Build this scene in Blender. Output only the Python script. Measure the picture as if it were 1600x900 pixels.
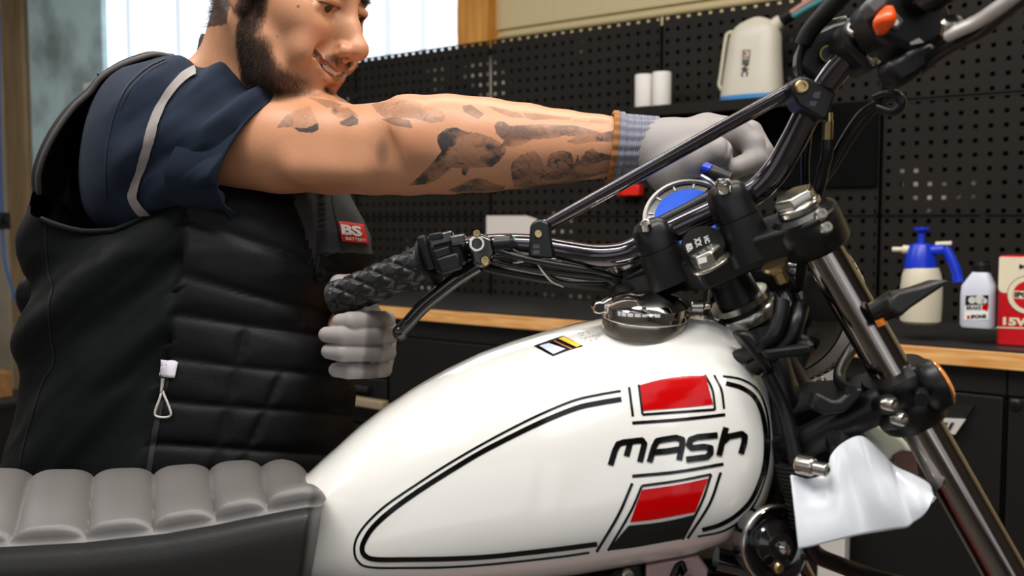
import bpy, bmesh, math, random
import numpy as np
from mathutils import Vector, Matrix
from mathutils.bvhtree import BVHTree
random.seed(7); rng = np.random.default_rng(7)
for o in list(bpy.data.objects): bpy.data.objects.remove(o)
SC = bpy.context.scene
COL = SC.collection
PI = math.pi

# ------------------------------------------------------------ camera
F = 1556.0
PITCH = math.radians(3.97)
CAM = Vector((0, 0, 1.25))
FW = Vector((0, math.cos(PITCH), -math.sin(PITCH)))
UP = Vector((0, math.sin(PITCH), math.cos(PITCH)))
RT = Vector((1, 0, 0))
cd = bpy.data.cameras.new('camera'); cam = bpy.data.objects.new('camera', cd); COL.objects.link(cam)
cam.location = CAM; cam.rotation_euler = (PI/2 - PITCH, 0, 0)
cd.sensor_width = 36; cd.lens = 36*F/1600; cd.clip_start = 0.02; cd.clip_end = 60
cd.dof.use_dof = True; cd.dof.focus_distance = 1.16; cd.dof.aperture_fstop = 6.3
SC.camera = cam

# ------------------------------------------------------------ exposure, world, lights
vs = SC.view_settings
vs.view_transform = 'Standard'; vs.look = 'None'; vs.gamma = 1.0; vs.exposure = -0.06; vs.use_curve_mapping = False
wd = bpy.data.worlds.new('world'); SC.world = wd; wd.use_nodes = True
wd.node_tree.nodes['Background'].inputs[0].default_value = (0.75, 0.85, 1.0, 1)
wd.node_tree.nodes['Background'].inputs[1].default_value = 0.3

def area(name, loc, target, sx, sy, power, color, spread=PI):
    l = bpy.data.lights.new(name, 'AREA'); l.shape = 'RECTANGLE'; l.size = sx; l.size_y = sy
    l.energy = power; l.color = color; l.spread = spread
    o = bpy.data.objects.new(name, l); COL.objects.link(o); o.location = loc
    d = (Vector(target) - Vector(loc)).normalized()
    o.rotation_euler = d.to_track_quat('-Z', 'Y').to_euler()
    return o
# ceiling strip lights of the workshop, plus an added soft fill from the camera side
area('strip_light_front', (0.3, 0.35, 3.0), (0.3, 0.9, 1.0), 3.4, 0.16, 76, (1.0, 0.95, 0.88))
area('strip_light_over', (-0.4, 1.9, 3.2), (-0.4, 1.6, 0), 3.2, 0.16, 50, (1.0, 0.96, 0.9))
area('strip_light_back', (-3.2, 2.6, 3.2), (-3.2, 2.6, 0), 2.4, 0.16, 34, (1.0, 0.93, 0.82))
area('camera_side_fill', (1.2, -2.6, 2.0), (0.0, 1.2, 1.0), 2.8, 1.8, 16, (0.93, 0.97, 1.0))
# ------------------------------------------------------------ helpers
def P(x, y, d):                      # photo pixel + distance along the view axis -> a place in the room
    return CAM + FW*d + RT*((x-800)*d/F) + UP*((450-y)*d/F)
def px_of(p):
    v = Vector(p) - CAM; d = v.dot(FW)
    return 800 + v.dot(RT)/d*F, 450 - v.dot(UP)/d*F
def ray(x, y): return (P(x, y, 1.0) - CAM).normalized()
def cat(pts, n):                     # Catmull-Rom resampling of a polyline of vectors (any dimension)
    p = [np.array(q, float) for q in pts]; p = [2*p[0]-p[1]] + p + [2*p[-1]-p[-2]]
    out = []
    m = len(p)-3
    for i in range(n+1):
        t = i*m/n; k = min(int(t), m-1); u = t-k
        a, b, c, d = p[k:k+4]
        out.append(0.5*((2*b) + (c-a)*u + (2*a-5*b+4*c-d)*u*u + (3*b-3*c+d-a)*u**3))
    return out

class MB:
    def __init__(s, M=None): s.v = []; s.f = []; s.M = M; s.mi = []; s.cur = 0
    def add(s, vs_, fs):
        b = len(s.v)
        if s.M is not None: vs_ = [s.M @ Vector(v) for v in vs_]
        s.v += [Vector(v) for v in vs_]
        s.f += [tuple(b+i for i in f) for f in fs]; s.mi += [s.cur]*len(fs)
        return s
    def box(s, x0, x1, y0, y1, z0, z1):
        vs_ = [(x, y, z) for x in (x0, x1) for y in (y0, y1) for z in (z0, z1)]
        return s.add(vs_, [(0,1,3,2),(4,6,7,5),(0,4,5,1),(2,3,7,6),(0,2,6,4),(1,5,7,3)])
    def prism(s, pts, ext):          # closed outline (vectors), extruded along ext
        n = len(pts); ext = Vector(ext); a = [Vector(p) for p in pts]; b = [p+ext for p in a]
        nrm = Vector((0,0,0))
        for i in range(n): nrm += a[i].cross(a[(i+1) % n])
        f = [tuple(range(n)), tuple(reversed(range(n, 2*n)))] + [(i, n+i, n+(i+1) % n, (i+1) % n) for i in range(n)]
        if nrm.dot(ext) > 0: f = [tuple(reversed(q)) for q in f]
        return s.add(a+b, f)
    def slab(s, pts, d, th):         # outline in photo pixels at distance d (or a distance for each), th thick going away
        q = [P(p[0], p[1], p[2] if len(p) > 2 else d) for p in pts]
        return s.prism(q, FW*th)
    def rings(s, R, cap=True, closed=True):
        n = len(R[0]); vs_ = [v for r in R for v in r]; f = []
        for i in range(len(R)-1):
            for j in range(n if closed else n-1):
                k = (j+1) % n
                f.append((i*n+j, i*n+k, (i+1)*n+k, (i+1)*n+j))
        if cap and closed:
            f.append(tuple(reversed(range(n)))); m = (len(R)-1)*n; f.append(tuple(range(m, m+n)))
        return s.add(vs_, f)
    def tube(s, pts, r, seg=12, n=None, cap=True, flat=1.0):
        p = [Vector(q) for q in (cat(pts, n) if n else pts)]
        rr = r if callable(r) else (lambda t: r)
        R = []; t0 = (p[1]-p[0]).normalized()
        a = t0.orthogonal().normalized()
        for i, q in enumerate(p):
            t = (p[min(i+1, len(p)-1)] - p[max(i-1, 0)]).normalized()
            a = (a - t*a.dot(t)).normalized(); b = t.cross(a); k = rr(i/(len(p)-1))
            R.append([q + a*math.cos(2*PI*j/seg)*k + b*math.sin(2*PI*j/seg)*k*flat for j in range(seg)])
        return s.rings(R, cap)
    def cyl(s, a, b, r, r2=None, seg=20):
        r2 = r if r2 is None else r2
        return s.tube([a, b], lambda t: r+(r2-r)*t, seg)
    def lathe(s, prof, o, ax, seg=32, cap=True, ph=0.0):
        o = Vector(o); ax = Vector(ax).normalized(); a = ax.orthogonal().normalized(); b = ax.cross(a)
        R = [[o + ax*h + (a*math.cos(2*PI*j/seg+ph) + b*math.sin(2*PI*j/seg+ph))*max(r, 1e-5) for j in range(seg)] for r, h in prof]
        return s.rings(R, cap)
    def ball(s, c, r, seg=16, n=10, sc=(1,1,1)):
        c = Vector(c)
        R = [[c + Vector((math.sin(PI*i/n)*math.cos(2*PI*j/seg)*r*sc[0], math.sin(PI*i/n)*math.sin(2*PI*j/seg)*r*sc[1], -math.cos(PI*i/n)*r*sc[2])) for j in range(seg)] for i in range(n+1)]
        R[0] = [v + Vector((0,0,0)) + (v-c)*0 for v in R[0]]
        return s.rings(R, False)
    def grid(s, G):                  # rows of points
        n = len(G[0]); f = [(i*n+j, i*n+j+1, (i+1)*n+j+1, (i+1)*n+j) for i in range(len(G)-1) for j in range(n-1)]
        return s.add([v for r in G for v in r], f)
    def build(s, name, m, parent=None, bevel=0, smooth=40, frame=None, solid=0, sub=0, seg=2):
        return link_mesh(name, s.v, s.f, m, parent, bevel, smooth, frame, solid, sub, s.mi, seg)

def link_mesh(name, v, f, m, parent=None, bevel=0, smooth=40, frame=None, solid=0, sub=0, mi=None, seg=2):
    V_ = np.array([tuple(q) for q in v], float) if not isinstance(v, np.ndarray) else v
    if parent is not None: Mo = WORLD[parent.name]
    elif frame is not None: Mo = frame
    else:
        lo, hi = V_.min(0), V_.max(0)
        Mo = Matrix.Translation(((lo[0]+hi[0])/2, (lo[1]+hi[1])/2, lo[2]))
    Mi = np.array(Mo.inverted())
    L = V_ @ Mi[:3, :3].T + Mi[:3, 3]
    me = bpy.data.meshes.new(name); me.from_pydata(L.tolist(), [], f if isinstance(f, list) else f.tolist())
    for x in (m if isinstance(m, (list, tuple)) else [m]): me.materials.append(x)
    if mi is not None and len(mi) == len(me.polygons) and any(mi): me.polygons.foreach_set('material_index', np.array(mi, np.int32))
    me.update()
    if smooth:
        me.polygons.foreach_set('use_smooth', np.ones(len(me.polygons), bool))
        if smooth < 170: me.set_sharp_from_angle(angle=math.radians(smooth))
    o = bpy.data.objects.new(name, me); COL.objects.link(o)
    if parent is not None: o.parent = parent
    else: o.matrix_world = Mo
    WORLD[o.name] = Mo.copy()
    if solid:
        k = o.modifiers.new('solid', 'SOLIDIFY'); k.thickness = solid; k.offset = -1
    if bevel:
        k = o.modifiers.new('bevel', 'BEVEL'); k.width = bevel; k.segments = seg; k.limit_method = 'ANGLE'; k.angle_limit = math.radians(35)
    if sub:
        k = o.modifiers.new('sub', 'SUBSURF'); k.levels = sub; k.render_levels = sub
    return o
WORLD = {}
def thing(name, label, category, loc=(0,0,0), group=None, frame=None):
    o = bpy.data.objects.new(name, None); COL.objects.link(o); o.empty_display_size = 0.05
    M = frame if frame is not None else Matrix.Translation(loc)
    o.matrix_world = M; WORLD[o.name] = M.copy()
    return tag(o, label, category, group)
def tag(o, label, category, group=None):
    o['label'] = label; o['category'] = category
    if group: o['group'] = group
    return o
def struct(o): o['kind'] = 'structure'; return o
def lab(o, label): o['label'] = label; return o

def srgb(r, g, b):
    f = lambda c: (c/255)/12.92 if c/255 <= 0.04045 else ((c/255+0.055)/1.055)**2.4
    return (f(r), f(g), f(b), 1)
def mat(name, col, rough=0.5, metal=0.0, coat=0.0, noise=None, bump=None, emit=None, trans=0.0, ior=None, spec=None, sheen=0.0, sss=0.0):
    m = bpy.data.materials.new(name); m.use_nodes = True
    nt = m.node_tree; b = nt.nodes['Principled BSDF']; N = nt.nodes; L = nt.links
    c = srgb(*col)
    b.inputs['Base Color'].default_value = c; b.inputs['Roughness'].default_value = rough
    b.inputs['Metallic'].default_value = metal; b.inputs['Coat Weight'].default_value = coat; b.inputs['Coat Roughness'].default_value = 0.04
    if trans: b.inputs['Transmission Weight'].default_value = trans
    if ior: b.inputs['IOR'].default_value = ior
    if spec is not None: b.inputs['Specular IOR Level'].default_value = spec
    if sheen: b.inputs['Sheen Weight'].default_value = sheen; b.inputs['Sheen Roughness'].default_value = 0.5
    if sss: b.inputs['Subsurface Weight'].default_value = sss; b.inputs['Subsurface Radius'].default_value = (0.012, 0.004, 0.002); b.inputs['Subsurface Scale'].default_value = 0.6
    if emit: b.inputs['Emission Color'].default_value = srgb(*emit[0]); b.inputs['Emission Strength'].default_value = emit[1]
    tc = N.new('ShaderNodeTexCoord')
    if noise:                        # (scale, second colour, contrast lo, hi[, stretch])
        n = N.new('ShaderNodeTexNoise'); n.inputs['Scale'].default_value = noise[0]; n.inputs['Detail'].default_value = 6
        src = tc.outputs['Object']
        if len(noise) > 4:
            mp = N.new('ShaderNodeMapping'); mp.inputs['Scale'].default_value = noise[4]; L.new(src, mp.inputs['Vector']); src = mp.outputs['Vector']
        L.new(src, n.inputs['Vector'])
        r = N.new('ShaderNodeValToRGB'); r.color_ramp.elements[0].position = noise[2]; r.color_ramp.elements[1].position = noise[3]
        r.color_ramp.elements[0].color = c; r.color_ramp.elements[1].color = srgb(*noise[1])
        L.new(n.outputs['Fac'], r.inputs['Fac']); L.new(r.outputs['Color'], b.inputs['Base Color'])
    if bump:                         # (scale, strength, distance)
        n2 = N.new('ShaderNodeTexNoise'); n2.inputs['Scale'].default_value = bump[0]; n2.inputs['Detail'].default_value = 4
        src = tc.outputs['Object']
        if len(bump) > 3:
            mp = N.new('ShaderNodeMapping'); mp.inputs['Scale'].default_value = bump[3]; L.new(src, mp.inputs['Vector']); src = mp.outputs['Vector']
        L.new(src, n2.inputs['Vector'])
        bp = N.new('ShaderNodeBump'); bp.inputs['Strength'].default_value = bump[1]; bp.inputs['Distance'].default_value = bump[2]
        L.new(n2.outputs['Fac'], bp.inputs['Height']); L.new(bp.outputs['Normal'], b.inputs['Normal'])
    return m

def text_faces(txt, bold=0.0):       # built-in font outline as 2D verts + faces, height 1 for capitals, x from 0
    cu = bpy.data.curves.new('t', 'FONT'); cu.body = txt; cu.size = 1.0; cu.offset = bold; cu.resolution_u = 3
    o = bpy.data.objects.new('t', cu); COL.objects.link(o); bpy.context.view_layer.update()
    me = o.to_mesh(); v = np.array([(q.co.x, q.co.y) for q in me.vertices]); f = [tuple(p.vertices) for p in me.polygons]
    o.to_mesh_clear(); bpy.data.objects.remove(o); bpy.data.curves.remove(cu)
    v[:, 0] -= v[:, 0].min(); v[:, 1] -= v[:, 1].min()
    W = v[:, 0].max(); H = v[:, 1].max(); v[:, 0] /= W; v[:, 1] /= H
    return v, f
def put_text(mb, txt, o, ux, uy, bold=0.02):   # fills the parallelogram o, o+ux, o+uy
    v, f = text_faces(txt, bold); o = Vector(o); ux = Vector(ux); uy = Vector(uy)
    mb.add([o + ux*float(a) + uy*float(b) for a, b in v], f)

def fbm(p, sc, seed=0, octv=4):      # smooth wavy noise from sines, p (N,3)
    r = np.random.default_rng(seed); out = np.zeros(len(p)); a = 1.0; tot = 0
    for k in range(octv):
        for j in range(3):
            d = r.normal(size=3); d /= np.linalg.norm(d); ph = r.uniform(0, 6.28)
            d2 = r.normal(size=3); d2 /= np.linalg.norm(d2)
            out += a*np.sin((p@d)*sc*2**k + ph + 1.3*np.sin((p@d2)*sc*2**k*0.7+ph*2)); tot += a
        a *= 0.5
    return out/tot

# signed-distance modelling for bodies and hands
class SDF:
    def __init__(s, lo, hi, h):
        s.h = h; s.lo = np.array(lo, float); n = np.ceil((np.array(hi)-s.lo)/h).astype(int)+1
        s.ax = [(s.lo[i]+h*np.arange(n[i])).astype(np.float32) for i in range(3)]
        s.D = np.full(n, 0.05, np.float32)
    def _sl(s, lo, hi):
        r = []
        for i in range(3):
            a = int(max(0, math.floor((lo[i]-s.lo[i])/s.h))); b = int(min(len(s.ax[i]), math.ceil((hi[i]-s.lo[i])/s.h)+1))
            if b <= a: return None
            r.append(slice(a, b))
        return tuple(r)
    def op(s, f, lo, hi, k, kind='u'):
        pad = 0.012 + k
        sl = s._sl(np.array(lo)-pad, np.array(hi)+pad)
        if sl is None: return
        X = s.ax[0][sl[0]][:, None, None]; Y = s.ax[1][sl[1]][None, :, None]; Z = s.ax[2][sl[2]][None, None, :]
        d = f(X, Y, Z).astype(np.float32); a = s.D[sl]
        if kind == 'u':
            if k > 0: h = np.maximum(k-np.abs(a-d), 0)/k; s.D[sl] = np.minimum(a, d) - h*h*k*0.25
            else: s.D[sl] = np.minimum(a, d)
        else:
            d = -d
            if k > 0: h = np.maximum(k-np.abs(a-d), 0)/k; s.D[sl] = np.maximum(a, d) + h*h*k*0.25
            else: s.D[sl] = np.maximum(a, d)
    def cap(s, a, b, ra, rb=None, k=0.01, kind='u'):
        rb = ra if rb is None else rb; a = np.array(a); b = np.array(b); ba = b-a; L2 = float(ba@ba)+1e-9
        def f(X, Y, Z):
            x, y, z = X-a[0], Y-a[1], Z-a[2]
            t = np.clip((x*ba[0]+y*ba[1]+z*ba[2])/L2, 0, 1)
            return np.sqrt((x-ba[0]*t)**2+(y-ba[1]*t)**2+(z-ba[2]*t)**2) - (ra+(rb-ra)*t)
        r = max(ra, rb); s.op(f, np.minimum(a, b)-r, np.maximum(a, b)+r, k, kind)
    def chain(s, pts, rs, k=0.01):
        for i in range(len(pts)-1): s.cap(pts[i], pts[i+1], rs[i], rs[i+1], k if i == 0 else min(k, 0.004))
    def ell(s, c, r, R=None, k=0.01, kind='u'):
        c = np.array(c); r = np.array(r); R = np.eye(3) if R is None else np.array(R)   # rows = local axes
        def f(X, Y, Z):
            x, y, z = X-c[0], Y-c[1], Z-c[2]
            q = [(R[i][0]*x+R[i][1]*y+R[i][2]*z) for i in range(3)]
            k0 = np.sqrt(sum((q[i]/r[i])**2 for i in range(3))); k1 = np.sqrt(sum((q[i]/r[i]**2)**2 for i in range(3)))+1e-9
            return k0*(k0-1)/k1
        m = r.max(); s.op(f, c-m, c+m, k, kind)
    def mesh(s):
        D = s.D; ins = D < 0
        n = np.array(D.shape)
        c = np.zeros(n-1, np.int8)
        for dx in (0,1):
            for dy in (0,1):
                for dz in (0,1): c += ins[dx:n[0]-1+dx, dy:n[1]-1+dy, dz:n[2]-1+dz]
        act = np.argwhere((c > 0) & (c < 8)); idx = -np.ones(n-1, np.int64); idx[tuple(act.T)] = np.arange(len(act))
        acc = np.zeros((len(act), 3)); cnt = np.zeros(len(act))
        cor = [(a, b, e) for a in (0,1) for b in (0,1) for e in (0,1)]
        val = {q: D[act[:,0]+q[0], act[:,1]+q[1], act[:,2]+q[2]].astype(float) for q in cor}
        for q in cor:
            for ax in range(3):
                if q[ax] == 0:
                    q2 = list(q); q2[ax] = 1; q2 = tuple(q2); a, b = val[q], val[q2]
                    m = (a < 0) != (b < 0); t = np.where(m, a/np.where(m, a-b, 1), 0)
                    p = np.zeros((len(act), 3)); p[:] = q; p[:, ax] = t
                    acc[m] += p[m]; cnt[m] += 1
        V_ = s.lo + (act + acc/cnt[:, None])*s.h
        Fs = []
        for ax in range(3):
            sl0 = [slice(None)]*3; sl1 = [slice(None)]*3; sl0[ax] = slice(0, -1); sl1[ax] = slice(1, None)
            e = ins[tuple(sl0)] != ins[tuple(sl1)]
            E = np.argwhere(e); u, w = [(1,2),(2,0),(0,1)][ax]
            E = E[(E[:, u] > 0) & (E[:, w] > 0) & (E[:, u] < n[u]-1) & (E[:, w] < n[w]-1)]
            g = []
            for du, dw in ((-1,-1),(0,-1),(0,0),(-1,0)):
                q = E.copy(); q[:, u] += du; q[:, w] += dw; g.append(idx[tuple(q.T)])
            q = np.stack(g, 1); fl = ~ins[tuple(E.T)]
            q[fl] = q[fl][:, ::-1]; Fs.append(q)
        return V_, np.concatenate(Fs)

class Surf:                          # ray-casting onto a mesh to lay prints and seams on it
    def __init__(s, v, f): s.b = BVHTree.FromPolygons([Vector(q) for q in v], [tuple(int(i) for i in q) for q in f])
    def hit(s, x, y, off=0.0006):
        r = ray(x, y); loc, n, i, d = s.b.ray_cast(CAM, r)
        if loc is None: return None
        if n.dot(r) > 0: n = -n
        return loc + n*off
def ribbon(mb, S, path, w, n=None, off=0.0006, cols=3, taper=None):   # strip w pixels wide along a pixel path, lying on S
    p = cat(path, n or max(8, int(sum(math.dist(path[i], path[i+1]) for i in range(len(path)-1))/5)))
    rows = []
    for i, q in enumerate(p):
        t = p[min(i+1, len(p)-1)]-p[max(i-1, 0)]; t = t/(np.linalg.norm(t)+1e-9); nn = np.array([-t[1], t[0]])
        ww = w if taper is None else w*taper(i/(len(p)-1))
        rows.append([S.hit(*(q+nn*ww*(j/cols-0.5)), off) for j in range(cols+1)])
    ok = [all(a is not None for a in r) and (r[0]-r[-1]).length < .05 for r in rows]; run = []
    for k in range(len(rows)+1):
        if k < len(rows) and ok[k] and (not run or (run[-1][0]-rows[k][0]).length < .05): run.append(rows[k])
        else:
            if len(run) > 1: mb.grid(run)
            run = [rows[k]] if k < len(rows) and ok[k] else []
def patch(mb, S, A, B, off=0.0006, nu=12, nv=40):        # area between two pixel paths, lying on S
    a = cat(A, nv); b = cat(B, nv)
    G = [[S.hit(*(a[i]*(1-j/nu)+b[i]*(j/nu)), off) for j in range(nu+1)] for i in range(nv+1)]
    idx = {}; vs_ = []
    for i in range(nv+1):
        for j in range(nu+1):
            if G[i][j] is not None: idx[i, j] = len(vs_); vs_.append(G[i][j])
    mb.add(vs_, [tuple(idx[q] for q in ((i, j), (i, j+1), (i+1, j+1), (i+1, j))) for i in range(nv) for j in range(nu) if all(q in idx for q in ((i, j), (i, j+1), (i+1, j+1), (i+1, j)))])

# ------------------------------------------------------------ materials
M = {}
M['white_paint'] = mat('white_paint', (238, 236, 230), 0.16, coat=1.0)
M['stripe'] = mat('stripe', (10, 10, 9), 0.12, spec=.3)
M['red_print'] = mat('red_print', (188, 0, 3), 0.12, spec=.25)
M['black_print'] = mat('black_print', (26, 27, 24), 0.12, spec=.25)
M['white_print'] = mat('white_print', (235, 235, 232), 0.4)
M['yellow_print'] = mat('yellow_print', (236, 190, 50), 0.4)
M['grey_print'] = mat('grey_print', (206, 203, 198), 0.4)
M['chrome'] = mat('chrome', (225, 222, 218), 0.06, 1.0)
M['fork_chrome'] = mat('fork_chrome', (142, 134, 129), 0.13, 1.0)
M['steel'] = mat('steel', (190, 186, 176), 0.25, 1.0)
M['brass'] = mat('brass', (190, 168, 120), 0.3, 1.0)
M['gloss_black'] = mat('gloss_black', (20, 18, 19), 0.12, coat=1.0)
M['bar_black'] = mat('bar_black', (74, 69, 74), 0.13, metal=0.9, coat=0.8)
M['satin_black'] = mat('satin_black', (11, 11, 12), 0.36, spec=.4, bump=(900, 0.15, 0.0005))
M['cast_black'] = mat('cast_black', (14, 15, 16), 0.42, spec=.4, bump=(1400, 0.25, 0.0004))
M['rubber'] = mat('rubber', (11, 11, 11), 0.55, spec=.3)
M['cable'] = mat('cable', (8, 8, 9), 0.38, spec=.4)
M['plastic_black'] = mat('plastic_black', (10, 10, 11), 0.42, spec=.35)
M['pale_grey'] = mat('pale_grey', (176, 172, 166), 0.5)
# ------------------------------------------------------------ the room; frame: x right along the back wall, y into it, z up
WX = Vector((0.792, -0.610, 0)).normalized(); WY = Vector((-WX.y, WX.x, 0)); W0 = Vector((1.232, 2.95, 0))
WM = Matrix(((WX.x, WY.x, 0, W0.x), (WX.y, WY.y, 0, W0.y), (0, 0, 1, 0), (0, 0, 0, 1)))
WMI = WM.inverted()
def on_wall(x, y, yo=0.0):           # where the pixel's line of sight meets the plane yo in front of / behind the pegboard
    o = WMI @ CAM; d = (WMI.to_3x3() @ ray(x, y)); t = (yo-o.y)/d.y; q = o + d*t
    return q.x, q.z
def wx(x, yo=0.0, y=300): return on_wall(x, y, yo)[0]
def wz(x, y, yo=0.0): return on_wall(x, y, yo)[1]

def dot_node(nt, vec, idx):
    s = nt.nodes.new('ShaderNodeSeparateXYZ'); nt.links.new(vec, s.inputs[0]); return s.outputs[idx]
def mth(nt, op, a, b=None, c=None):
    n = nt.nodes.new('ShaderNodeMath'); n.operation = op
    for i, v in enumerate((a, b, c)):
        if v is None: continue
        if isinstance(v, (int, float)): n.inputs[i].default_value = v
        else: nt.links.new(v, n.inputs[i])
    return n.outputs[0]
def make_pegboard_mat():
    m = mat('pegboard', (38, 35, 31), 0.55, spec=.12, noise=(2.5, (31, 29, 26), 0.3, 0.7), bump=(300, 0.1, 0.0005)); nt = m.node_tree
    tc = nt.nodes.new('ShaderNodeTexCoord'); x = dot_node(nt, tc.outputs['Object'], 0); z = dot_node(nt, tc.outputs['Object'], 2)
    def cell(c, off): return mth(nt, 'ABSOLUTE', mth(nt, 'SUBTRACT', mth(nt, 'FRACT', mth(nt, 'DIVIDE', mth(nt, 'ADD', c, off), 0.0405)), 0.5))
    fx = cell(x, 0.405); fz = cell(z, 0.008)
    r = mth(nt, 'POWER', mth(nt, 'ADD', mth(nt, 'POWER', fx, 6.0), mth(nt, 'POWER', fz, 6.0)), 1/6)
    hole = mth(nt, 'LESS_THAN', r, 0.16)
    # panels: no holes in the folded margins
    tr = nt.nodes.new('ShaderNodeBsdfTransparent'); mx = nt.nodes.new('ShaderNodeMixShader')
    out = nt.nodes['Material Output']; b = nt.nodes['Principled BSDF']
    nt.links.new(hole, mx.inputs[0]); nt.links.new(b.outputs[0], mx.inputs[1]); nt.links.new(tr.outputs[0], mx.inputs[2]); nt.links.new(mx.outputs[0], out.inputs[0])
    return m
M['pegboard'] = make_pegboard_mat()
M['panel_edge'] = mat('panel_edge', (30, 27, 23), 0.5, spec=.15)
M['backing'] = mat('backing', (2, 2, 2), 0.95, spec=0.0, noise=(2.6, (175, 168, 156), 0.59, 0.66))  # light showing through holes put into the colour as pale patches on near-black
def cladding_mat():
    m = mat('cladding', (186, 174, 146), 0.6); nt = m.node_tree; b = nt.nodes['Principled BSDF']
    tc = nt.nodes.new('ShaderNodeTexCoord'); x = dot_node(nt, tc.outputs['Object'], 0); z = dot_node(nt, tc.outputs['Object'], 2)
    def tri(c, p): return mth(nt, 'MULTIPLY', mth(nt, 'ABSOLUTE', mth(nt, 'SUBTRACT', mth(nt, 'FRACT', mth(nt, 'DIVIDE', mth(nt, 'ADD', c, 20), p)), 0.5)), 2)
    k = mth(nt, 'MULTIPLY', mth(nt, 'LESS_THAN', tri(x, 0.011), 0.45), mth(nt, 'LESS_THAN', tri(z, 0.011), 0.55))
    mx = nt.nodes.new('ShaderNodeMix'); mx.data_type = 'RGBA'
    mx.inputs['A'].default_value = srgb(212, 196, 152); mx.inputs['B'].default_value = srgb(140, 124, 88)
    nt.links.new(k, mx.inputs['Factor']); nt.links.new(mx.outputs['Result'], b.inputs['Base Color'])
    return m
M['cladding'] = cladding_mat()
M['wall'] = mat('wall', (176, 164, 144), 0.7, noise=(1.6, (146, 134, 116), 0.3, 0.7))
M['wall_pale'] = mat('wall_pale', (112, 104, 94), 0.7)
M['dark_wall'] = mat('dark_wall', (70, 62, 56), 0.7)
M['floor'] = mat('floor', (118, 112, 104), 0.35, noise=(2.0, (92, 86, 78), 0.3, 0.7))
M['ceiling'] = mat('ceiling', (170, 166, 158), 0.7)
M['timber'] = mat('timber', (214, 152, 62), 0.5, noise=(5, (186, 120, 42), 0.35, 0.7, (6, 6, 0.6)))
M['concrete'] = mat('concrete', (206, 234, 236), 0.75, noise=(3.0, (140, 158, 156), 0.42, 0.7), bump=(40, 0.3, 0.004))
M['beige_post'] = mat('beige_post', (160, 134, 98), 0.6, noise=(5, (128, 104, 74), 0.35, 0.7, (3, 3, 0.5)))
M['window'] = mat('window', (225, 235, 245), 0.4, emit=((232, 240, 250), 1.35), noise=(0.6, (215, 226, 238), 0.3, 0.7))
M['worktop'] = mat('worktop', (40, 38, 37), 0.45, bump=(500, 0.1, 0.0005))
def ply_mat():
    m = mat('plywood_edge', (236, 182, 116), 0.5, noise=(9, (196, 128, 56), 0.35, 0.75, (1, 1, 14)))
    return m
M['plywood'] = ply_mat()
M['wood_pale'] = mat('wood_pale', (150, 132, 106), .5)
M['cabinet'] = mat('cabinet', (18, 16, 15), 0.55, spec=.3)
M['cabinet_dark'] = mat('cabinet_dark', (14, 13, 12), 0.5)

XL, XR, YB, YF, ZC = -7.2, 3.4, 0.12, -6.4, 3.6
def wbox(name, m, x0, x1, y0, y1, z0, z1, parent=None, bevel=0.0, frame=WM):
    return MB(WM).box(x0, x1, y0, y1, z0, z1).build(name, m, parent, bevel=bevel, frame=None if parent else frame, smooth=30)
struct(wbox('floor', M['floor'], XL-.1, XR+.1, YF-.1, YB+.3, -0.1, 0))
struct(wbox('ceiling', M['ceiling'], XL-.1, XR+.1, YF-.1, YB+.3, ZC, ZC+.1))
struct(wbox('wall_front', M['wall_pale'], XL-.1, XR+.1, YF-.1, YF, 0, ZC))
struct(wbox('wall_right', M['dark_wall'], XR, XR+.1, YF, YB+.3, 0, ZC))
struct(wbox('wall_left', M['wall'], XL-.1, XL, YF, YB+.3, 0, ZC))
xwr = wx(719, .12, 40); xpr = wx(764, .05, 40); xwl = wx(150, .12, 100)
# back wall: cladding right of the timber post, ribs running along it
prof = []
z = 1.15
while z < ZC:
    prof += [(0.0, z), (0.0, z+.118), (0.014, z+.126), (0.014, z+.134), (0.004, z+.142), (0.004, z+.150), (0.014, z+.156), (0.014, z+.164)]; z += .172
pts = [(YB-.02+y-.0, min(zz, ZC)) for y, zz in prof]
mb = MB(WM); G = [[Vector((x, y, zz)) for y, zz in pts] for x in (xwr, XR)]
mb.grid(G); mb.box(xwr, XR, YB+.004, YB+.1, 0, ZC)
struct(mb.build('wall_back', M['cladding'], frame=WM, smooth=0))
mb = MB(WM); mb.box(xwl, xwr, YB, YB+.1, 0, 1.55).box(xwl, xwr, YB, YB+.1, 3.3, ZC).box(XL, xwl, YB, YB+.1, 0, ZC)
struct(mb.build('wall_back_lower', M['wall'], frame=WM, smooth=0))
# window: translucent daylit sheet with standing seams
mb = MB(WM); mb.box(xwl, xwr, YB+.02, YB+.05, 1.55, 3.3)
win = struct(mb.build('window_1', M['window'], frame=WM, smooth=0))
M['seam'] = mat('seam', (205, 216, 226), 0.5, emit=((205, 216, 228), 0.9))
mb = MB(WM)
for xs in (wx(205, .12), wx(282, .12), wx(606, .12), wx(660, .12)): mb.box(xs-.02, xs+.02, YB+.008, YB+.02, 1.55, 3.3)
mb.build('window_seam', M['seam'], win, smooth=0)
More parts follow.
